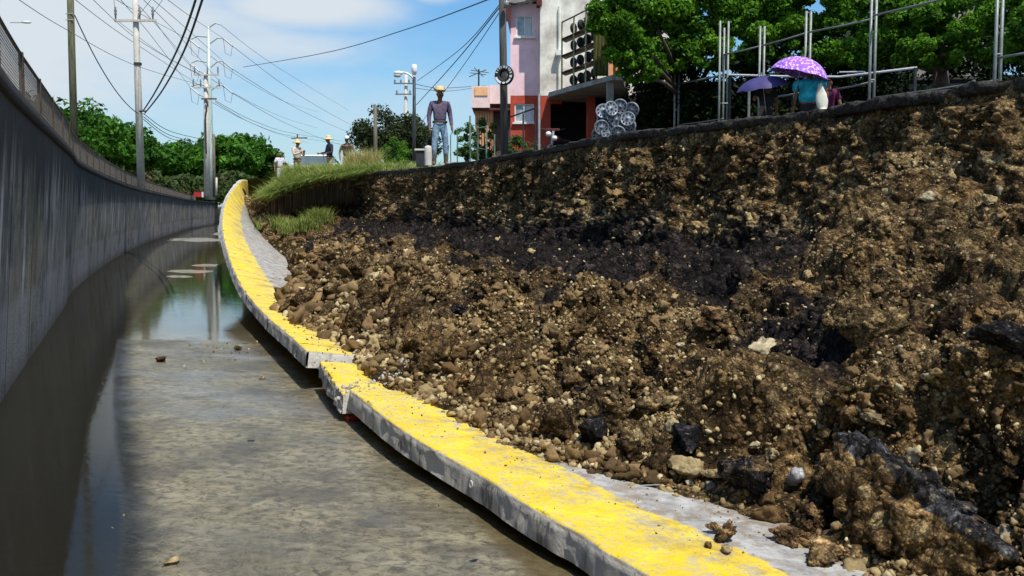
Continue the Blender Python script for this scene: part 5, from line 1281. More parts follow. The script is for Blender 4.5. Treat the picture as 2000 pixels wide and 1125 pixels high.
for dx, dz, r_ in ((-.11, .86, .075), (.05, .75, .07)): MB().lathe([(.0, .05), (r_ * .7, .04), (r_, .0), (r_ * .8, -.06), (0, -.08)], (mx_ + dx, my_ - .50, STREET + dz), Matrix.Rotation(math.pi / 2, 3, 'X'), n=14).build('headlight', WHITE, mc, smooth=True)
MB().box((mx_ - .0, my_ - .5, STREET + .97), (.36, .05, .06), 0, bev=.01).build('fairing', DRED, mc)
# red cabinet on the far left bank
q = at(388, 400, 80); rc_ = empty('red_cabinet', (q.x, q.y, 2.9), 'small red cabinet standing on the left bank near the pylon foot', 'cabinet')
MB().box((q.x, q.y, 3.12), (.62, .5, .46), .1, bev=.02).build('body', mat('bright_red_paint', (.40, .025, .025), .6, .15, 5), rc_); MB().box((q.x + .36, q.y - .05, 3.1), (.07, .4, .42), .1).build('side_panel', WHITE, rc_); MB().box((q.x, q.y, 3.37), (.7, .56, .04), .1).build('lid', DRED, rc_)
# white vehicle behind the men
q = at(618, 400, 46); cr_ = empty('parked_car', (q.x, q.y, STREET), 'white parked car with pale windows behind the men and tall grass', 'car')
CW = mat('white_car_paint', (.78, .79, .78), .3, .05, 3, spec=.5); CG = mat('car_glass', (.10, .13, .13), .1, .2, 3, spec=.8)
def carpoly(prof, hw, name, m, inset=0.0):
    n = len(prof); vs = [(q.x + sx * (hw - (inset if z > .85 else 0)), q.y + y, STREET + z) for sx in (-1, 1) for y, z in prof]
    return MB().add(vs, [tuple(range(n)), tuple(range(2 * n - 1, n - 1, -1))] + [(i, n + i, n + (i + 1) % n, (i + 1) % n) for i in range(n)]).build(name, m, cr_)
carpoly([(-1.9, .28), (-1.92, .62), (-1.75, .80), (-.85, .90), (1.7, .90), (2.0, .82), (2.02, .30)], .84, 'body', CW)
carpoly([(-.80, .902), (-.42, 1.36), (1.15, 1.36), (1.62, .902)], .74, 'windows', CG, .08)
carpoly([(-.44, 1.362), (-.38, 1.405), (1.1, 1.41), (1.17, 1.362)], .70, 'roof', CW)
for sx in (-1, 1):
    MB().tube([(q.x + sx * .68, q.y - .84, STREET + .90), (q.x + sx * .66, q.y - .43, STREET + 1.375)], .035, 6).build('pillar', CW, cr_)
    MB().lathe([(.0, .03), (.08, .03), (.10, 0)], (q.x + sx * .62, q.y - 1.9, STREET + .66), Matrix.Rotation(math.pi / 2, 3, 'X'), n=12).build('headlight', mat('headlight_glass', (.6, .62, .6), .15, .1), cr_, smooth=True)
    MB().box((q.x + sx * .92, q.y - .62, STREET + .95), (.16, .1, .12), bev=.02).build('mirror', CW, cr_)
    for dy in (-1.25, 1.3):
        b = tyre_mesh(.30, .18, 20); M_ = Matrix.Rotation(math.pi / 2, 3, 'Y'); b.V = [tuple(M_ @ Vector(v) + Vector((q.x + sx * .76, q.y + dy, STREET + .30))) for v in b.V]; b.build('wheel', BLACK, cr_, smooth=True)
MB().box((q.x, q.y - 1.93, STREET + .45), (1.5, .12, .16), bev=.04).build('bumper', DARKM, cr_)

# ------------------------------------------------------------------ people
SKIN = mat('brown_skin', (.20, .095, .055), .6, .1, 20); HAIR = mat('black_hair', (.012, .010, .009), .7, .3, 30)
STRAW = mat('straw', (.72, .54, .26), .85, .15, 60, .003, 90); BELT = mat('brown_belt', (.07, .035, .02), .6, .2)
def skin(name, J, Ed, m, parent, sub=2, rootj=None):
    keys = list(J); ix = {k: i for i, k in enumerate(keys)}
    me = bpy.data.meshes.new(name); me.from_pydata([J[k][0] for k in keys], [(ix[a], ix[b_]) for a, b_ in Ed], [])
    me.materials.append(m); o = bpy.data.objects.new(name, me); link(o, parent); OFF[o.name] = OFF[parent.name]
    md = o.modifiers.new('skin', 'SKIN'); md.use_smooth_shade = True
    for i, k in enumerate(keys):
        r_ = J[k][1]; me.skin_vertices[0].data[i].radius = r_ if isinstance(r_, tuple) else (r_, r_)
        me.skin_vertices[0].data[i].use_root = (k == (rootj or keys[0]))
    ms_ = o.modifiers.new('sub', 'SUBSURF'); ms_.levels = sub; ms_.render_levels = sub
    return o
def person(label, x, y, z, yaw, sc, shirt, trousers, shoes, armL=None, armR=None, hat=None, sleeves=True, hair=HAIR, stance=0.0, bow=0.0, group=None, belt=True, skirt=False, girth=1.0, boots=False):
    root = empty('person', (0, 0, 0), label, 'person', group); OFF[root.name] = Vector((0, 0, 0)); g_ = girth
    aL = armL or [(-.27, .02, 1.13), (-.30, -.05, .88)]; aR = armR or [(.27, .02, 1.13), (.30, -.05, .88)]
    J = {'pelvis': ((0, 0, .94), (.13 * g_, .10)), 'waist': ((0, 0, 1.10), (.125 * g_, .09)), 'chest': ((0, .01, 1.30), (.15 * g_, .105)), 'nb': ((0, .01, 1.45), (.085, .07)),
         'neck': ((0, -.005 - bow * .3, 1.51), .052), 'jaw': ((0, -.03 - bow, 1.565), (.058, .066)), 'head': ((0, -.015 - bow, 1.645), (.074, .09)), 'crown': ((0, -.005 - bow, 1.72), (.052, .065)), 'nose': ((0, -.135 - bow, 1.61), .014),
         'earL': ((-.088, .0 - bow, 1.62), .014), 'earR': ((.088, .0 - bow, 1.62), .014)}
    E = [('pelvis', 'waist'), ('waist', 'chest'), ('chest', 'nb'), ('nb', 'neck'), ('neck', 'jaw'), ('jaw', 'head'), ('head', 'crown'), ('head', 'nose'), ('head', 'earL'), ('head', 'earR')]
    for s_, sg, A_ in (('L', -1, aL), ('R', 1, aR)):
        el_, wr = Vector(A_[0]), Vector(A_[1]); d = (wr - el_).normalized(); pm = wr + d * .07
        J['sh' + s_] = ((sg * .175 * g_, .01, 1.42), .062); J['el' + s_] = (tuple(el_), .042); J['wr' + s_] = (tuple(wr), .028); J['pm' + s_] = (tuple(pm), (.036, .018))
        E += [('chest', 'sh' + s_), ('sh' + s_, 'el' + s_), ('el' + s_, 'wr' + s_), ('wr' + s_, 'pm' + s_)]
        sd_ = d.cross(Vector((sg, .2, .1))).normalized()
        for f_, (o_, l_) in enumerate(((-.028, .075), (-.010, .088), (.009, .082), (.026, .065))):
            a_ = pm + sd_ * o_ + d * .02; b_ = a_ + d * l_ * .6 + Vector((-sg * .004, 0, 0)); c_ = b_ + d * l_ * .4 + Vector((-sg * .018, 0, 0))
            J['f%d%s' % (f_, s_)] = (tuple(a_), .009); J['g%d%s' % (f_, s_)] = (tuple(b_), .008); J['h%d%s' % (f_, s_)] = (tuple(c_), .007); E += [('pm' + s_, 'f%d%s' % (f_, s_)), ('f%d%s' % (f_, s_), 'g%d%s' % (f_, s_)), ('g%d%s' % (f_, s_), 'h%d%s' % (f_, s_))]
        t1 = pm + Vector((0, -.035, 0)) - d * .03; t2 = t1 + d * .045 + Vector((0, -.012, 0)); J['t1' + s_] = (tuple(t1), .010); J['t2' + s_] = (tuple(t2), .008); E += [('wr' + s_, 't1' + s_), ('t1' + s_, 't2' + s_)]
        kx = sg * (.10 + stance)
        J['hp' + s_] = ((sg * .085, 0, .90), .085); J['kn' + s_] = ((kx, -.02, .49), .054); J['an' + s_] = ((kx * 1.1, .02, .09), .036); J['to' + s_] = ((kx * 1.25, -.14, .035), .030)
        E += [('pelvis', 'hp' + s_), ('hp' + s_, 'kn' + s_), ('kn' + s_, 'an' + s_), ('an' + s_, 'to' + s_)]
    body = skin('body', J, E, SKIN, root)
    # shirt
    K = {'waist': ((0, 0, .955), (.165 * g_, .135)), 'mid': ((0, 0, 1.16), (.150 * g_, .115)), 'chest': ((0, .01, 1.31), (.172 * g_, .128)), 'nb': ((0, .008, 1.485), (.074, .066))}; E2 = [('waist', 'mid'), ('mid', 'chest'), ('chest', 'nb')]
    for s_, sg, A_ in (('L', -1, aL), ('R', 1, aR)):
        el_, wr = Vector(A_[0]), Vector(A_[1]); K['sh' + s_] = ((sg * .185 * g_, .01, 1.415), .074)
        E2.append(('chest', 'sh' + s_))
        if sleeves == 'none': continue
        sh_ = Vector((sg * .185 * g_, .01, 1.415))
        if sleeves == 'short': K['el' + s_] = (tuple(sh_.lerp(el_, .7)), .064); E2.append(('sh' + s_, 'el' + s_))
        else: K['el' + s_] = (tuple(el_), .056); K['wr' + s_] = (tuple(el_.lerp(wr, .93)), .042); E2 += [('sh' + s_, 'el' + s_), ('el' + s_, 'wr' + s_)]
    skin('shirt', K, E2, shirt, root, 2)
    T = {'waist': ((0, 0, 1.05), (.135 * g_, .105)), 'pelvis': ((0, 0, .93), (.150 * g_, .122))}; E3 = [('waist', 'pelvis')]
    if skirt:
        T['low'] = ((0, 0, .60), (.20, .17)); T['hem'] = ((0, 0, .38), (.22, .19)); E3 += [('pelvis', 'low'), ('low', 'hem')]
    else:
        for s_, sg in (('L', -1), ('R', 1)):
            kx = sg * (.10 + stance); T['hp' + s_] = ((sg * .09, 0, .86), .098); T['kn' + s_] = ((kx, -.02, .49), .072); T['an' + s_] = ((kx * 1.1, .015, .10), .058); E3 += [('pelvis', 'hp' + s_), ('hp' + s_, 'kn' + s_), ('kn' + s_, 'an' + s_)]
    skin('skirt' if skirt else 'trousers', T, E3, trousers, root, 2)
    for s_, sg in (('L', -1), ('R', 1)):
        kx = sg * (.10 + stance)
        if boots: MB().lathe([(.050, .0), (.052, .10), (.066, .28), (.076, .40), (.070, .41)], (kx * 1.05, .0, .06), n=14).build('boot_shaft', shoes, root, smooth=True)
        skin('shoe', {'a': ((kx * 1.1, .05, .055), (.042, .05)), 'b': ((kx * 1.15, -.05, .045), (.045, .038)), 'c': ((kx * 1.25, -.16, .035), (.038, .028))}, [('a', 'b'), ('b', 'c')], shoes, root, 2)
        MB().lathe([(0, -.009), (.009, 0), (0, .009)], (sg * .030, -.098 - bow, 1.645), n=8).build('eye', HAIR, root)
    MB().tube([(-.022, -.108 - bow, 1.578), (0, -.114 - bow, 1.576), (.022, -.108 - bow, 1.578)], .005, 6).build('mouth', DRED, root)
    if belt: MB().lathe([(.160 * g_, -.026), (.166 * g_, -.022), (.166 * g_, .022), (.160 * g_, .026)], (0, 0, 1.0), n=24, sy=.80).build('belt', BELT, root, smooth=True)
    skin('hair', {'a': ((0, .03 - bow, 1.66), (.080, .080)), 'b': ((0, .015 - bow, 1.715), (.066, .075))}, [('a', 'b')], hair, root, 2)
    hz_ = 1.70
    if hat == 'cowboy':
        b = MB(); vs = []; n = 36
        for rr, dz in ((.088, .0), (.115, -.006), (.15, .002), (.175, .02)):
            for k in range(n):
                a = 2 * math.pi * k / n; up = abs(math.cos(a)) ** 3; vs.append((rr * math.cos(a) * (1 - .12 * up * (rr > .14)), (rr * 1.12) * math.sin(a) - bow, hz_ + dz + up * (rr - .088) * .85 - (1 - up) * (rr - .088) * .12))
        b.add(vs, [(i * n + k, i * n + (k + 1) % n, (i + 1) * n + (k + 1) % n, (i + 1) * n + k) for i in range(3) for k in range(n)]); ht = b.build('hat', STRAW, root, smooth=True)
        so_ = ht.modifiers.new('t', 'SOLIDIFY'); so_.thickness = .008
        MB().lathe([(.092, -.01), (.094, .03), (.086, .08), (.07, .115), (.035, .118), (.0, .095)], (0, -bow, hz_), n=24, sy=1.15).build('hat_crown', STRAW, ht, smooth=True); MB().lathe([(.095, .0), (.097, .028)], (0, -bow, hz_), n=24, sy=1.15).build('hat_band', BELT, ht)
    elif hat == 'straw':
        ht = MB().lathe([(.195, -.045), (.15, -.018), (.095, .0), (.092, .05), (.078, .10), (.04, .115), (0, .118)], (0, -bow, hz_), n=28, sy=1.05).build('hat', STRAW, root, smooth=True); so_ = ht.modifiers.new('t', 'SOLIDIFY'); so_.thickness = .008
    elif hat == 'cap':
        ht = MB().lathe([(.090, -.015), (.092, .02), (.075, .06), (.04, .078), (0, .082)], (0, .005 - bow, hz_), n=24, sy=1.1).build('cap', WHITE, root, smooth=True)
        MB().add([(-.07, -.075 - bow, hz_ - .01), (.07, -.075 - bow, hz_ - .01), (.05, -.165 - bow, hz_ - .025), (-.05, -.165 - bow, hz_ - .025), (-.07, -.075 - bow, hz_ - .018), (.07, -.075 - bow, hz_ - .018), (.05, -.165 - bow, hz_ - .033), (-.05, -.165 - bow, hz_ - .033)], [(0, 1, 2, 3), (7, 6, 5, 4), (3, 2, 6, 7), (0, 3, 7, 4), (1, 5, 6, 2)]).build('visor', WHITE, ht)
    root.location = (x, y, z); root.rotation_euler = (0, 0, yaw); root.scale = (sc, sc, sc)
    return root
def pm_(px, D): q = at(px, 400, D); return q.x, q.y
PURP = mat('dusty_purple_shirt', (.125, .095, .15), .85, .35, 7, .03, 9); JEAN = mat('faded_blue_jeans', (.20, .30, .40), .85, .45, 7, .03, 9); BOOT = mat('muddy_boots', (.10, .085, .06), .9, .4, 12)
WSH = mat('white_shirt', (.66, .62, .68), .85, .2, 8, .03, 9); BGS = mat('beige_shirt', (.58, .47, .38), .85, .25, 8, .03, 9); KHK = mat('khaki_trousers', (.36, .28, .15), .85, .2, 8, .006, 14); NVY = mat('dark_navy_shirt', (.025, .026, .045), .85, .25, 8, .006, 14)
BLK = mat('black_tank_top', (.016, .018, .018), .85, .3, 8, .006, 14); TEAL = mat('bright_blue_shirt', (.02, .44, .60), .8, .4, 5, .04, 7); MAG = mat('maroon_dress', (.12, .008, .055), .85, .2, 8); DKC = mat('dark_dress', (.02, .018, .022), .9, .3, 8); REDH = mat('reddish_hair', (.22, .035, .02), .7, .3, 20)
x, y = pm_(860, 25.6)
person('person in straw cowboy hat, purple shirt and faded jeans standing at the broken edge', x, y, STREET + .02, R(12), 1.10, PURP, JEAN, BOOT, armL=[(-.25, .03, 1.13), (-.245, -.03, .87)], armR=[(.25, .04, 1.14), (.27, -.05, .89)], hat='cowboy', stance=.03, bow=.035, girth=1.05, boots=True)
x, y = pm_(548, 50)
person('bareheaded person in a loose white shirt, leftmost of the group behind the grass', x, y, STREET, R(40), 1.02, WSH, mat('pale_trousers', (.5, .46, .44), .85, .15), BOOT, sleeves='short', belt=False)
x, y = pm_(582, 42)
person('person in yellow straw hat and beige shirt holding hands up, second from left', x, y, STREET, R(55), 1.03, BGS, KHK, BOOT, armL=[(-.26, -.10, 1.16), (-.08, -.32, 1.26)], armR=[(.26, -.10, 1.16), (.06, -.34, 1.28)], hat='straw', bow=.02, girth=1.12)
x, y = pm_(645, 40)
person('person in yellow straw hat and dark shirt turned to the left by the white car', x, y, STREET, R(-60), 1.03, NVY, KHK, BOOT, armL=[(-.27, -.05, 1.15), (-.20, -.30, 1.12)], armR=[(.27, .0, 1.15), (.26, -.22, 1.10)], hat='straw', bow=.03, girth=1.1)
x, y = pm_(679, 40)
person('person in white cap and black sleeveless top, rightmost of the group behind the grass', x, y, STREET, R(8), 1.04, BLK, KHK, BOOT, sleeves='none', hat='cap', belt=False, armL=[(-.28, .03, 1.14), (-.26, -.12, .92)], armR=[(.29, .03, 1.14), (.28, -.12, .92)], girth=1.05)
x, y = pm_(1576, 19.7)
person('person in a bright blue shirt seen from behind under the purple flowered umbrella', x, y, STREET, R(168), .97, TEAL, DKC, BOOT, sleeves='short', armL=[(-.24, -.12, 1.20), (-.10, -.20, 1.36)], belt=False, girth=1.55)
bg_ = empty('shoulder_bag', (0, 0, 0), 'pale cream shoulder bag hanging at the right of the blue shirt', 'bag')
qx = at(1602, 188, 19.35); OFF[bg_.name] = qx; bg_.location = qx
V = []; nb_ = 18
for z, w in ((.24, .03), (.15, .055), (.05, .10), (-.08, .12), (-.20, .10), (-.26, .06)):
    for k in range(nb_): a = 2 * math.pi * k / nb_; V.append((qx.x + w * math.cos(a) + (.20 - z) * .12, qx.y + .06 * math.sin(a), qx.z + z))
F_ = [(i * nb_ + k, i * nb_ + (k + 1) % nb_, (i + 1) * nb_ + (k + 1) % nb_, (i + 1) * nb_ + k) for i in range(5) for k in range(nb_)] + [tuple(range(nb_)), tuple(range(6 * nb_ - 1, 5 * nb_ - 1, -1))]
mesh_obj('bag_body', V, F_, mat('cream_cloth', (.74, .72, .60), .85, .12, 8, .008, 12), bg_, smooth=True); MB().tube([qx + Vector((.0, 0, .18)), qx + Vector((-.03, .02, .30)), qx + Vector((-.02, .10, .38))], .010, 6).build('strap', mat('strap_brown', (.2, .12, .08), .8), bg_)
x, y = pm_(1613, 20.6)
person('person with reddish hair in maroon clothes half hidden beside the blue shirt', x, y, STREET, R(150), .90, MAG, MAG, BOOT, sleeves='short', hair=REDH, belt=False, skirt=True)
x, y = pm_(1492, 20.2)
person('person in dark clothes standing in the shade under the dark blue umbrella', x, y, STREET, R(200), .92, DKC, DKC, BOOT, sleeves='short', belt=False, skirt=True, armR=[(.26, -.06, 1.16), (.12, -.22, 1.30)])
# umbrellas
def umbrella(label, c, rad, tiltx, tilty, m, hgt=.30, length=.75):
    root = empty('umbrella', c, label, 'umbrella'); root.location = (0, 0, 0); OFF[root.name] = Vector((0, 0, 0)); V = []; n = 48; rings = 10
    for i in range(rings + 1):
        f = i / rings
        for k in range(n):
            a = 2 * math.pi * k / n; u = abs(math.cos(4 * a)); rr = rad * math.sin(f * 1.25) / math.sin(1.25); rr *= 1 - .06 * (1 - u) * f
            V.append((rr * math.cos(a), rr * math.sin(a), hgt * (math.cos(f * 1.35) - math.cos(1.35)) / (1 - math.cos(1.35)) + .022 * (1 - u) * f * f))
    can = mesh_obj('canopy', V, grid_faces(rings + 1, n).tolist() + [(i * n + n - 1, i * n, (i + 1) * n, (i + 1) * n + n - 1) for i in range(rings)], m, root, smooth=True)
    for k in range(8):
        a = 2 * math.pi * k / 8; pts = []
        for i in range(6): f = i / 5; rr = rad * math.sin(f * 1.25) / math.sin(1.25); pts.append((rr * math.cos(a), rr * math.sin(a), hgt * (math.cos(f * 1.35) - math.cos(1.35)) / (1 - math.cos(1.35)) - .008))
        MB().tube(pts, .0035, 5).build('rib', STEEL, root)
    MB().tube([(0, 0, hgt + .05), (0, 0, -length * .6)], .006, 8).build('shaft', STEEL, root); MB().tube([(0, 0, -length * .6), (0, 0, -length * .75), (.03, 0, -length * .82), (.05, 0, -length * .76)], .012, 8).build('handle', DARKM, root, smooth=True)
    root.location = c; root.rotation_euler = (tiltx, tilty, 0); return root
def flower_mat():
    m, t, b, o = new_mat('purple_flower_print'); g = NG(t); co = g.n('ShaderNodeTexCoord').outputs['Object']
    v = g.n('ShaderNodeTexVoronoi', {'Vector': co, 'Scale': 19.0}); f = g.mapr(v.outputs['Distance'], .25, .55)
    c = g.mix(f, c4((.86, .62, .92)), c4((.30, .10, .62))); c = g.mix(g.mapr(g.noise(co, 30, 4), .55, .62), c, c4((.40, .15, .75)))
    t.links.new(c, b.inputs['Base Color']); b.inputs['Roughness'].default_value = .7; return m
qu = at(1561, 146, 19.6); umbrella('purple and white flowered umbrella, the brighter and higher of the two', tuple(qu), .56, R(4), R(13), flower_mat(), .34)
qu = at(1491, 173, 20.0); umbrella('dark navy umbrella, lower and left of the purple one', tuple(qu), .53, R(6), R(-9), mat('navy_umbrella_cloth', (.055, .045, .16), .65, .2, 5), .24)

# ------------------------------------------------------------------ single rocks, clods and litter
def single(name, label, cat, x, y, wpx, kind, seed, squash=(1, 1, 1), sub=5, group=None, sink=.30, rough=.18, rz=None):
    p, n = hit(x, y); D_l = (p - Vector((0, 0, EYE))).length; r_ = wpx / FPX * D_l / 2 * 1.15
    v, f = rock_shape(sub if wpx > 30 else 4, seed, 9, .34 if kind in ('mound', 'brown', 'rust') else rough); rs = np.random.RandomState(seed)
    v = v * np.array(squash); v = v @ np.array(Matrix.Rotation(rz if rz is not None else rs.uniform(0, 6.28), 3, 'Z')).T
    c = np.array(p) + np.array([0, 0, 1]) * r_ * (.62 - sink) * squash[2]
    V = v * r_ + c
    base = {'mound': (.25, .17, .075), 'tan': (.40, .30, .15), 'pale': (.50, .42, .26), 'brown': (.21, .125, .055), 'black': (.028, .025, .026), 'rust': (.30, .19, .085), 'grey': (.34, .32, .29)}[kind]
    tone = (.8 + .35 * fbm(V, r_ * .7, seed, 3))[:, None]; col = np.array(base) * tone
    if kind == 'black':
        ck = fbm(V, r_ * .10, seed + 3, 2) > .72; col[ck] = (.14, .125, .105)
        upm = (v[:, 2] > .35) & (fbm(V, r_ * .4, seed + 9, 3) > -.1); col[upm & (seed % 2 == 0)] = (.14, .09, .045)
    if kind in ('tan', 'pale', 'brown'):
        dm = fbm(V, r_ * .5, seed + 5, 3) > .25; col[dm] *= .55
    return tag(mesh_obj(name, V, f, STONEM if kind not in ('brown', 'black', 'mound', 'rust') else DIRTM, base=tuple(c), col=col, smooth=kind in ('brown',)), label, cat, group)
SING = [('asphalt_lump', 'rounded black asphalt lump with white flecks resting on the grey slab edge', 'asphalt', 1162, 868, 84, 'black', 31, (1, .9, .85), .1),
 ('asphalt_lump', 'square black asphalt lump with brown top on the pale slab', 'asphalt', 1462, 955, 104, 'black', 32, (1, .8, .8), .1),
 ('asphalt_lump', 'long black asphalt slab lump behind the tan boulder', 'asphalt', 1345, 868, 150, 'black', 33, (1.15, .5, .34), .1),
 ('asphalt_lump', 'big dark asphalt lump at the right edge of the heap', 'asphalt', 1975, 680, 120, 'black', 35, (1, .8, .7), .3),
 ('boulder', 'cracked tan clod in front of the long black lump on the pale slab', 'boulder', 1340, 935, 84, 'tan', 41, (1, .85, .85), .1),
 ('boulder', 'flat tan stone leaning right of the cracked tan clod', 'boulder', 1398, 935, 62, 'tan', 42, (1, .6, .6), .1),
 ('boulder', 'pale tan rock in the middle of the brown mound', 'boulder', 1488, 695, 62, 'pale', 43, (1, .8, .9), .3),
 ('boulder', 'large tan clod on top of the mound right of centre', 'boulder', 1695, 672, 140, 'mound', 44, (1, .7, .8), .5),
 ('boulder', 'rounded brown clod on the mound left of the big tan clod', 'boulder', 1400, 640, 80, 'brown', 45, (1, .8, .7), .3),
 ('boulder', 'tan boulder low at the right with sunlit side', 'boulder', 1890, 975, 70, 'tan', 46, (1, .8, .8), .3),
 ('boulder', 'pale cream boulder at the lower right edge', 'boulder', 1968, 1060, 80, 'pale', 47, (1, .8, .7), .3),
 ('boulder', 'brown crumbly boulder below the sunlit tan one at right', 'boulder', 1930, 1020, 84, 'brown', 48, (1, .8, .8), .3),
 ('boulder', 'flat tan stone below the large tan clod', 'boulder', 1715, 825, 72, 'tan', 49, (1, .8, .5), .2),
 ('boulder', 'tan stone high on the slope near the top of the right mound', 'boulder', 1815, 392, 30, 'pale', 50, (1, .8, .8), .3),
 ('boulder', 'tan stone high on the right slope beside its pale twin', 'boulder', 1932, 395, 38, 'tan', 51, (1, .8, .8), .3),
 ('boulder', 'pale pointed stone high on the right slope', 'boulder', 1952, 380, 26, 'pale', 52, (.7, .7, 1.2), .3),
 ('stone', 'white angular stone right of the big tan clod', 'stone', 1818, 742, 30, 'pale', 53, (1, .8, .8), .2),
 ('stone', 'pale upright stone beside the flat tan stone', 'stone', 1757, 768, 30, 'pale', 54, (.7, .7, 1.2), .2),
 ('stone', 'pale rounded stone under the mound in the middle of the heap', 'stone', 1306, 790, 42, 'tan', 55, (1, .8, .9), .3),
 ('stone', 'yellowish stone in the brown mound at the centre', 'stone', 1328, 677, 22, 'pale', 56, (1, .8, .8), .2),
 ('stone', 'small round tan stone between the tan clod and the asphalt lump', 'stone', 1257, 908, 24, 'tan', 57, (1, .8, .8), .1),
 ('stone', 'tall tan stone standing right of the rounded black lump', 'stone', 1243, 872, 40, 'tan', 58, (.6, .6, 1.1), .1),
 ('stone', 'tan stone on top of the square black lump', 'stone', 1474, 878, 26, 'pale', 59, (1, .8, .9), .1),
 ('stone', 'tan stone right behind the square black lump', 'stone', 1508, 895, 36, 'tan', 60, (1, .8, .7), .1),
 ('stone', 'greenish grey stone in front of the tan clods on the slab', 'stone', 1386, 955, 30, 'grey', 61, (1, .8, .8), .1),
 ('stone', 'small pale pebble at the foot of the cracked tan clod', 'stone', 1346, 950, 18, 'pale', 62, (1, .8, .9), .0),
 ('earth_clod', 'crumbly brown clod at the edge of the yellow paint near the debris', 'clod', 1063, 850, 58, 'brown', 63, (1, .8, .6), .1),
 ('earth_clod', 'rounded brown clod at the debris toe near the broken slab piece', 'clod', 832, 710, 60, 'brown', 64, (1, .8, .7), .15),
 ('earth_clod', 'larger brown clod among pale gravel above the near slab', 'clod', 912, 755, 70, 'brown', 65, (1, .8, .8), .2),
 ('earth_clod', 'brown clod lying alone on the yellow slab, right lobe of three', 'clod', 1420, 1055, 50, 'brown', 66, (1, .8, .9), .1),
 ('earth_clod', 'brown clod lying on the yellow slab, upper left lobe of three', 'clod', 1398, 1042, 30, 'rust', 67, (1, .8, .9), .0),
 ('earth_clod', 'brown clod lying on the yellow slab, lowest lobe of three', 'clod', 1416, 1078, 30, 'tan', 68, (1, .8, .7), .1),
 ('earth_clod', 'small brown clod left of the three lobed clod on yellow paint', 'clod', 1384, 1070, 22, 'brown', 69, (1, .8, .7), .1),
 ('earth_clod', 'brown crumbly heap at the lower end of the slab, left', 'clod', 1540, 1060, 70, 'brown', 70, (1, .8, .7), .2),
 ('earth_clod', 'brown crumbly heap at the lower end of the slab, right', 'clod', 1590, 1035, 90, 'brown', 71, (1, .8, .8), .2),
 ('earth_clod', 'brown clod below the dark hollow beside the tilted asphalt chunk', 'clod', 1600, 1095, 80, 'rust', 72, (1, .8, .7), .2),
 ('stone', 'yellow stone lying alone on the wet floor near the bottom edge', 'stone', 336, 1102, 30, 'tan', 73, (1.1, .7, .6), .1),
 ('earth_clod', 'brown clod in the shallow water, largest on the channel floor', 'clod', 316, 707, 24, 'brown', 74, (1.1, .9, .7), .1),
 ('earth_clod', 'brown clod on the floor nearest the lifted slab end', 'clod', 466, 684, 17, 'rust', 75, (1, .8, .9), .1),
 ('stone', 'tan stone on the floor below the scattered crumbs', 'stone', 510, 741, 15, 'tan', 76, (1, .8, .7), .1),
 ('stone', 'white flat chip on the floor near the scattered crumbs', 'stone', 472, 726, 14, 'pale', 77, (1.2, .7, .3), .1),
 ('stone', 'white chip beside the clods nearest the lifted slab', 'stone', 478, 671, 10, 'pale', 78, (1.2, .7, .4), .1),
 ('earth_clod', 'tiny dark lump alone in the middle of the wet floor', 'clod', 491, 862, 14, 'black', 79, (1, .8, .4), .1),
 ('earth_clod', 'tiny dark lump on the floor left of the long near slab', 'clod', 925, 1096, 14, 'black', 80, (1.3, .8, .4), .1),
 ('earth_clod', 'brown boulder of earth high among the dark debris left of centre', 'clod', 625, 500, 46, 'rust', 81, (1, .8, .6), .2),
 ('boulder', 'dark grey boulder half buried under the overhanging clods at centre left', 'boulder', 905, 620, 60, 'black', 83, (1, .8, .7), .3)]
for (nm, lab, cat, x, y, w, kind, sd_, sq, sk) in SING: single(nm, lab, cat, x, y, w, kind, sd_, sq, sink=sk)
# loose crumbs on the slab and the floor
cp_ = []; 
rs = np.random.RandomState(3)
for k in range(900):
    if k < 620:
        f = rs.uniform(); bx_px = np.interp(f, [0, .25, .5, .75, 1], [560, 660, 880, 1180, 1560]); by_ = np.interp(f, [0, .25, .5, .75, 1], [585, 668, 785, 900, 1045]); off_ = abs(rs.normal()) * 46 * (.5 + f); x, y = bx_px - off_ * .8, by_ + off_ * .55 * (rs.uniform() < .8)
    elif k < 780: x, y = rs.normal(450, 45), rs.normal(688, 13)
    else: x, y = rs.uniform(200, 1050), rs.uniform(560, 1120)
    if not (5 < x < 1990 and 5 < y < 1120): continue
    p, n = hit(x, y)
    if x < 640 and p.z > .1 and k >= 780: continue
    cp_.append((p, n, 1 if k < 620 else 0))
pos = np.array([tuple(a[0]) for a in cp_]); nr_ = np.array([tuple(a[1]) for a in cp_]); dd = np.linalg.norm(pos - np.array([0, 0, EYE]), axis=1)
size = (.0028 + .012 * rs.uniform(size=len(pos)) ** 3) * np.clip(dd / 6, .7, 2.2)
cc = np.array([.20, .12, .055]) * rs.uniform(.6, 1.5, (len(pos), 1)); pl = rs.uniform(size=len(pos)) < .25; cc[pl] = np.array([.5, .4, .24])
tag(scatter_stones('crumbs', pos, nr_, size, cc, 1, 9, .2), kind='stuff')
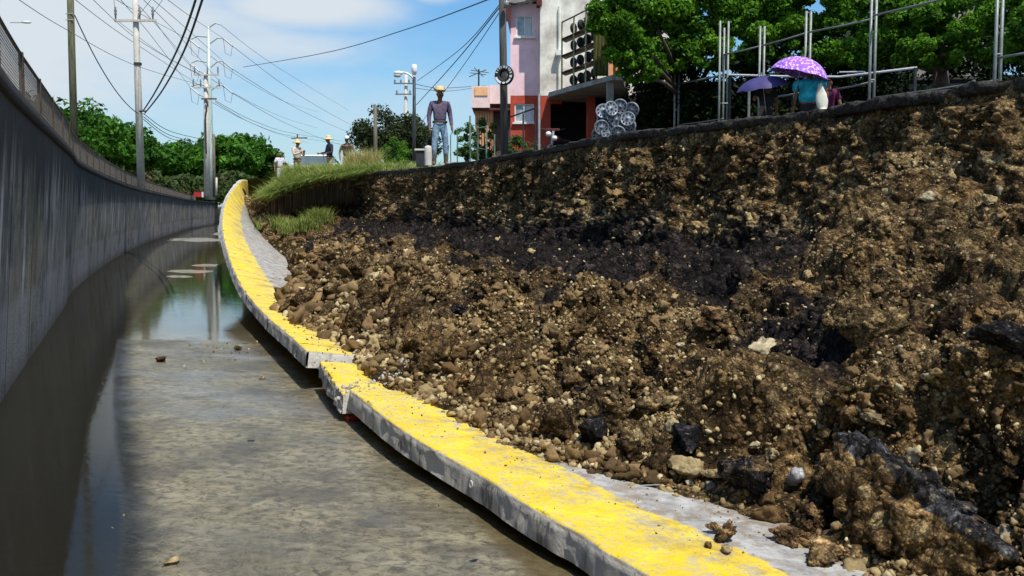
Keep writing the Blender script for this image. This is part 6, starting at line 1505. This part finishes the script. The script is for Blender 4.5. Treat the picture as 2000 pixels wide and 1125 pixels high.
# tilted chunk of street paving: brown base with dark asphalt top
def block(name, label, cat, c, ax, half, n, amp, seed, colfn, m):
    ax = [Vector(a).normalized() for a in ax]; V = []; F = []; L_ = []
    for d in range(3):
        for sg in (-1, 1):
            u, w = (d + 1) % 3, (d + 2) % 3; b0 = len(V)
            for i in range(n + 1):
                for j in range(n + 1):
                    l = [0, 0, 0]; l[d] = sg; l[u] = -1 + 2 * i / n; l[w] = -1 + 2 * j / n
                    rr = math.sqrt(sum(abs(a) ** 6 for a in l)) ** (1 / 3.0); l2 = [a / max(rr, 1e-6) ** .7 for a in l]; L_.append(l)
                    V.append(Vector(c) + ax[0] * (l2[0] * half[0]) + ax[1] * (l2[1] * half[1]) + ax[2] * (l2[2] * half[2]))
            for i in range(n):
                for j in range(n):
                    q = (b0 + i * (n + 1) + j, b0 + (i + 1) * (n + 1) + j, b0 + (i + 1) * (n + 1) + j + 1, b0 + i * (n + 1) + j + 1); F.append(q if sg > 0 else q[::-1])
    V = np.array([tuple(v) for v in V]); L_ = np.array(L_); d = V - np.array(c); dn_ = d / (np.linalg.norm(d, axis=1, keepdims=True) + 1e-9)
    f1_, i1_ = worley(V, .09, seed); V = V + dn_ * (amp * (fbm(V, .35, seed, 5) + 2.2 * (.5 - f1_) + 1.1 * fbm(V, .06, seed + 2, 3)))[:, None]
    col = colfn(L_, V); o = mesh_obj(name, V, F, m, base=tuple(c), col=col)
    bmx = bmesh.new(); bmx.from_mesh(o.data); bmesh.ops.remove_doubles(bmx, verts=bmx.verts, dist=.0006); bmx.to_mesh(o.data); bmx.free()
    return tag(o, label, cat)
pA, _ = hit(1648, 900); pB, _ = hit(1915, 1118); pC, _ = hit(1700, 1060)
e1 = (pB - pA).normalized(); cen_ = (pA + pB) / 2
up_ = Vector((.45, .35, .85)); up_ = (up_ - e1 * up_.dot(e1)).normalized(); e3 = e1.cross(up_).normalized()
def pav_col(L_, V):
    t_ = fbm(V, .2, 3, 4)[:, None]; br = np.array([.20, .125, .052]) * (1 + .5 * t_); asp = np.array([.055, .052, .052]) * (1 + .5 * t_)
    sp_k = (fbm(V, .02, 5, 2) > .8)[:, None]; asp = np.where(sp_k, .13, asp); k_ = ((L_[:, 1] + .25 * t_[:, 0]) > .55)[:, None]; return np.where(k_, asp, br)
block('paving_chunk', 'large tilted chunk of street paving with dark asphalt top and brown base, lower right', 'paving', tuple(cen_ + Vector((.02, -.02, -.02))), (e1, up_, e3), ((pB - pA).length * .54, .18, .20), 60, .035, 12, pav_col, DIRTM)
# crumpled clear bottle, brick and small litter
q, n = hit(1552, 942); bo2 = empty('plastic_bottle', tuple(q), 'crumpled grey plastic bottle stuck between clods right of the square lump', 'bottle')
b = MB(); b.lathe([(.0, .045), (.018, .045), (.036, .03), (.042, .0), (.034, -.03), (.041, -.055), (.036, -.09), (.0, -.095)], (0, 0, 0), n=20); M_ = Matrix.Rotation(R(55), 3, 'X')
b.V = [tuple(M_ @ (Vector(v) * (1 + .14 * math.sin(v[0] * 190 + v[2] * 120))) + q + Vector((0, -.04, .05))) for v in b.V]; b.build('shell', mat('clouded_plastic', (.42, .40, .40), .25, .35, 30), bo2, smooth=True)
q, n = hit(689, 821); tag(MB().box(q + Vector((0, 0, .02)), (.12, .07, .05), .7, bev=.008).build('brick_fragment', mat('red_brick', (.50, .06, .035), .85, .25, 12), base=tuple(q)), 'small red brick fragment in the water beside the near slab corner', 'brick')
q, n = hit(1285, 952); tag(MB().tube([q + Vector((-.10, .02, .006)), q + Vector((0, 0, .016)), q + Vector((.11, -.04, .01))], .003, 6).build('wire_piece', STEEL, base=tuple(q)), 'thin pale piece of wire lying on the slab left of the tan clod', 'wire')

# pale flat shapes standing in for white reflections far along the water
def reflection_shape(label_pts, seed):
    V = []; ring = []; n = 40
    (cx, cy, wx, wy) = label_pts; c = atz(cx, cy, .0); a = atz(cx - wx, cy, 0); b_ = atz(cx + wx, cy, 0); f = atz(cx, cy - wy, 0); nr = atz(cx, cy + wy, 0)
    ax_ = (b_ - a) / 2; ay_ = (f - nr) / 2; V.append((c.x, c.y, .035))
    for k_, (rr, z) in enumerate(((.6, .033), (1.0, .004))):
        for k in range(n):
            t_ = 2 * math.pi * k / n; w_ = rr * (1 + .35 * float(vnoise(np.array([[math.cos(t_) * 1.5, math.sin(t_) * 1.5, seed]]), .6, seed)[0])); p_ = c + ax_ * (math.cos(t_) * w_) + ay_ * (math.sin(t_) * w_); V.append((p_.x, p_.y, z))
    F = [(0, 1 + k, 1 + (k + 1) % n) for k in range(n)] + [(1 + k, 1 + n + k, 1 + n + (k + 1) % n, 1 + (k + 1) % n) for k in range(n)]
    tag(mesh_obj('reflection_patch', V, F, mat('pale_reflection', (.22, .20, .16), .9, .3, 4, .02, 20)), kind='structure')
for i_, a_ in enumerate(((385, 468, 52, 5), (372, 531, 60, 3.5), (404, 519, 34, 2.5), (428, 457, 16, 3), (350, 541, 30, 1.6))): reflection_shape(a_, 5 + i_)
# crushed white concrete in the break between the slabs
rs = np.random.RandomState(31); pp_ = []; nn_ = []
for k in range(150):
    f = rs.uniform()
    if k < 90: x, y = 655 + 140 * f + rs.normal() * 6, 768 - 36 * f + rs.normal() * 6
    else: x, y = 690 + 120 * f, 700 + 6 * f + rs.normal() * 5
    p, n = hit(x, y)
    if p.z > .1: pp_.append(tuple(p)); nn_.append(tuple(n))
pp_ = np.array(pp_); sz_ = .008 + .028 * rs.uniform(size=len(pp_)) ** 2
tag(scatter_stones('crushed_concrete', pp_, np.array(nn_), sz_, np.array([.46, .44, .40]) * rs.uniform(.5, 1.1, (len(pp_), 1)), 2, 12, .25), kind='stuff')

# weep hole in the side of the near slab
q, n = hit(921, 946); ns_ = bpy.data.objects['wall_slab']; Mw = Vector(n).to_track_quat('Z', 'Y').to_matrix()
wh_ = MB().lathe([(.018, .002), (.020, .006), (.013, .006), (.012, -.004), (.0, -.004)], q, Mw, n=14, sy=1.3).build('weep_hole', WHITE, ns_, smooth=True)
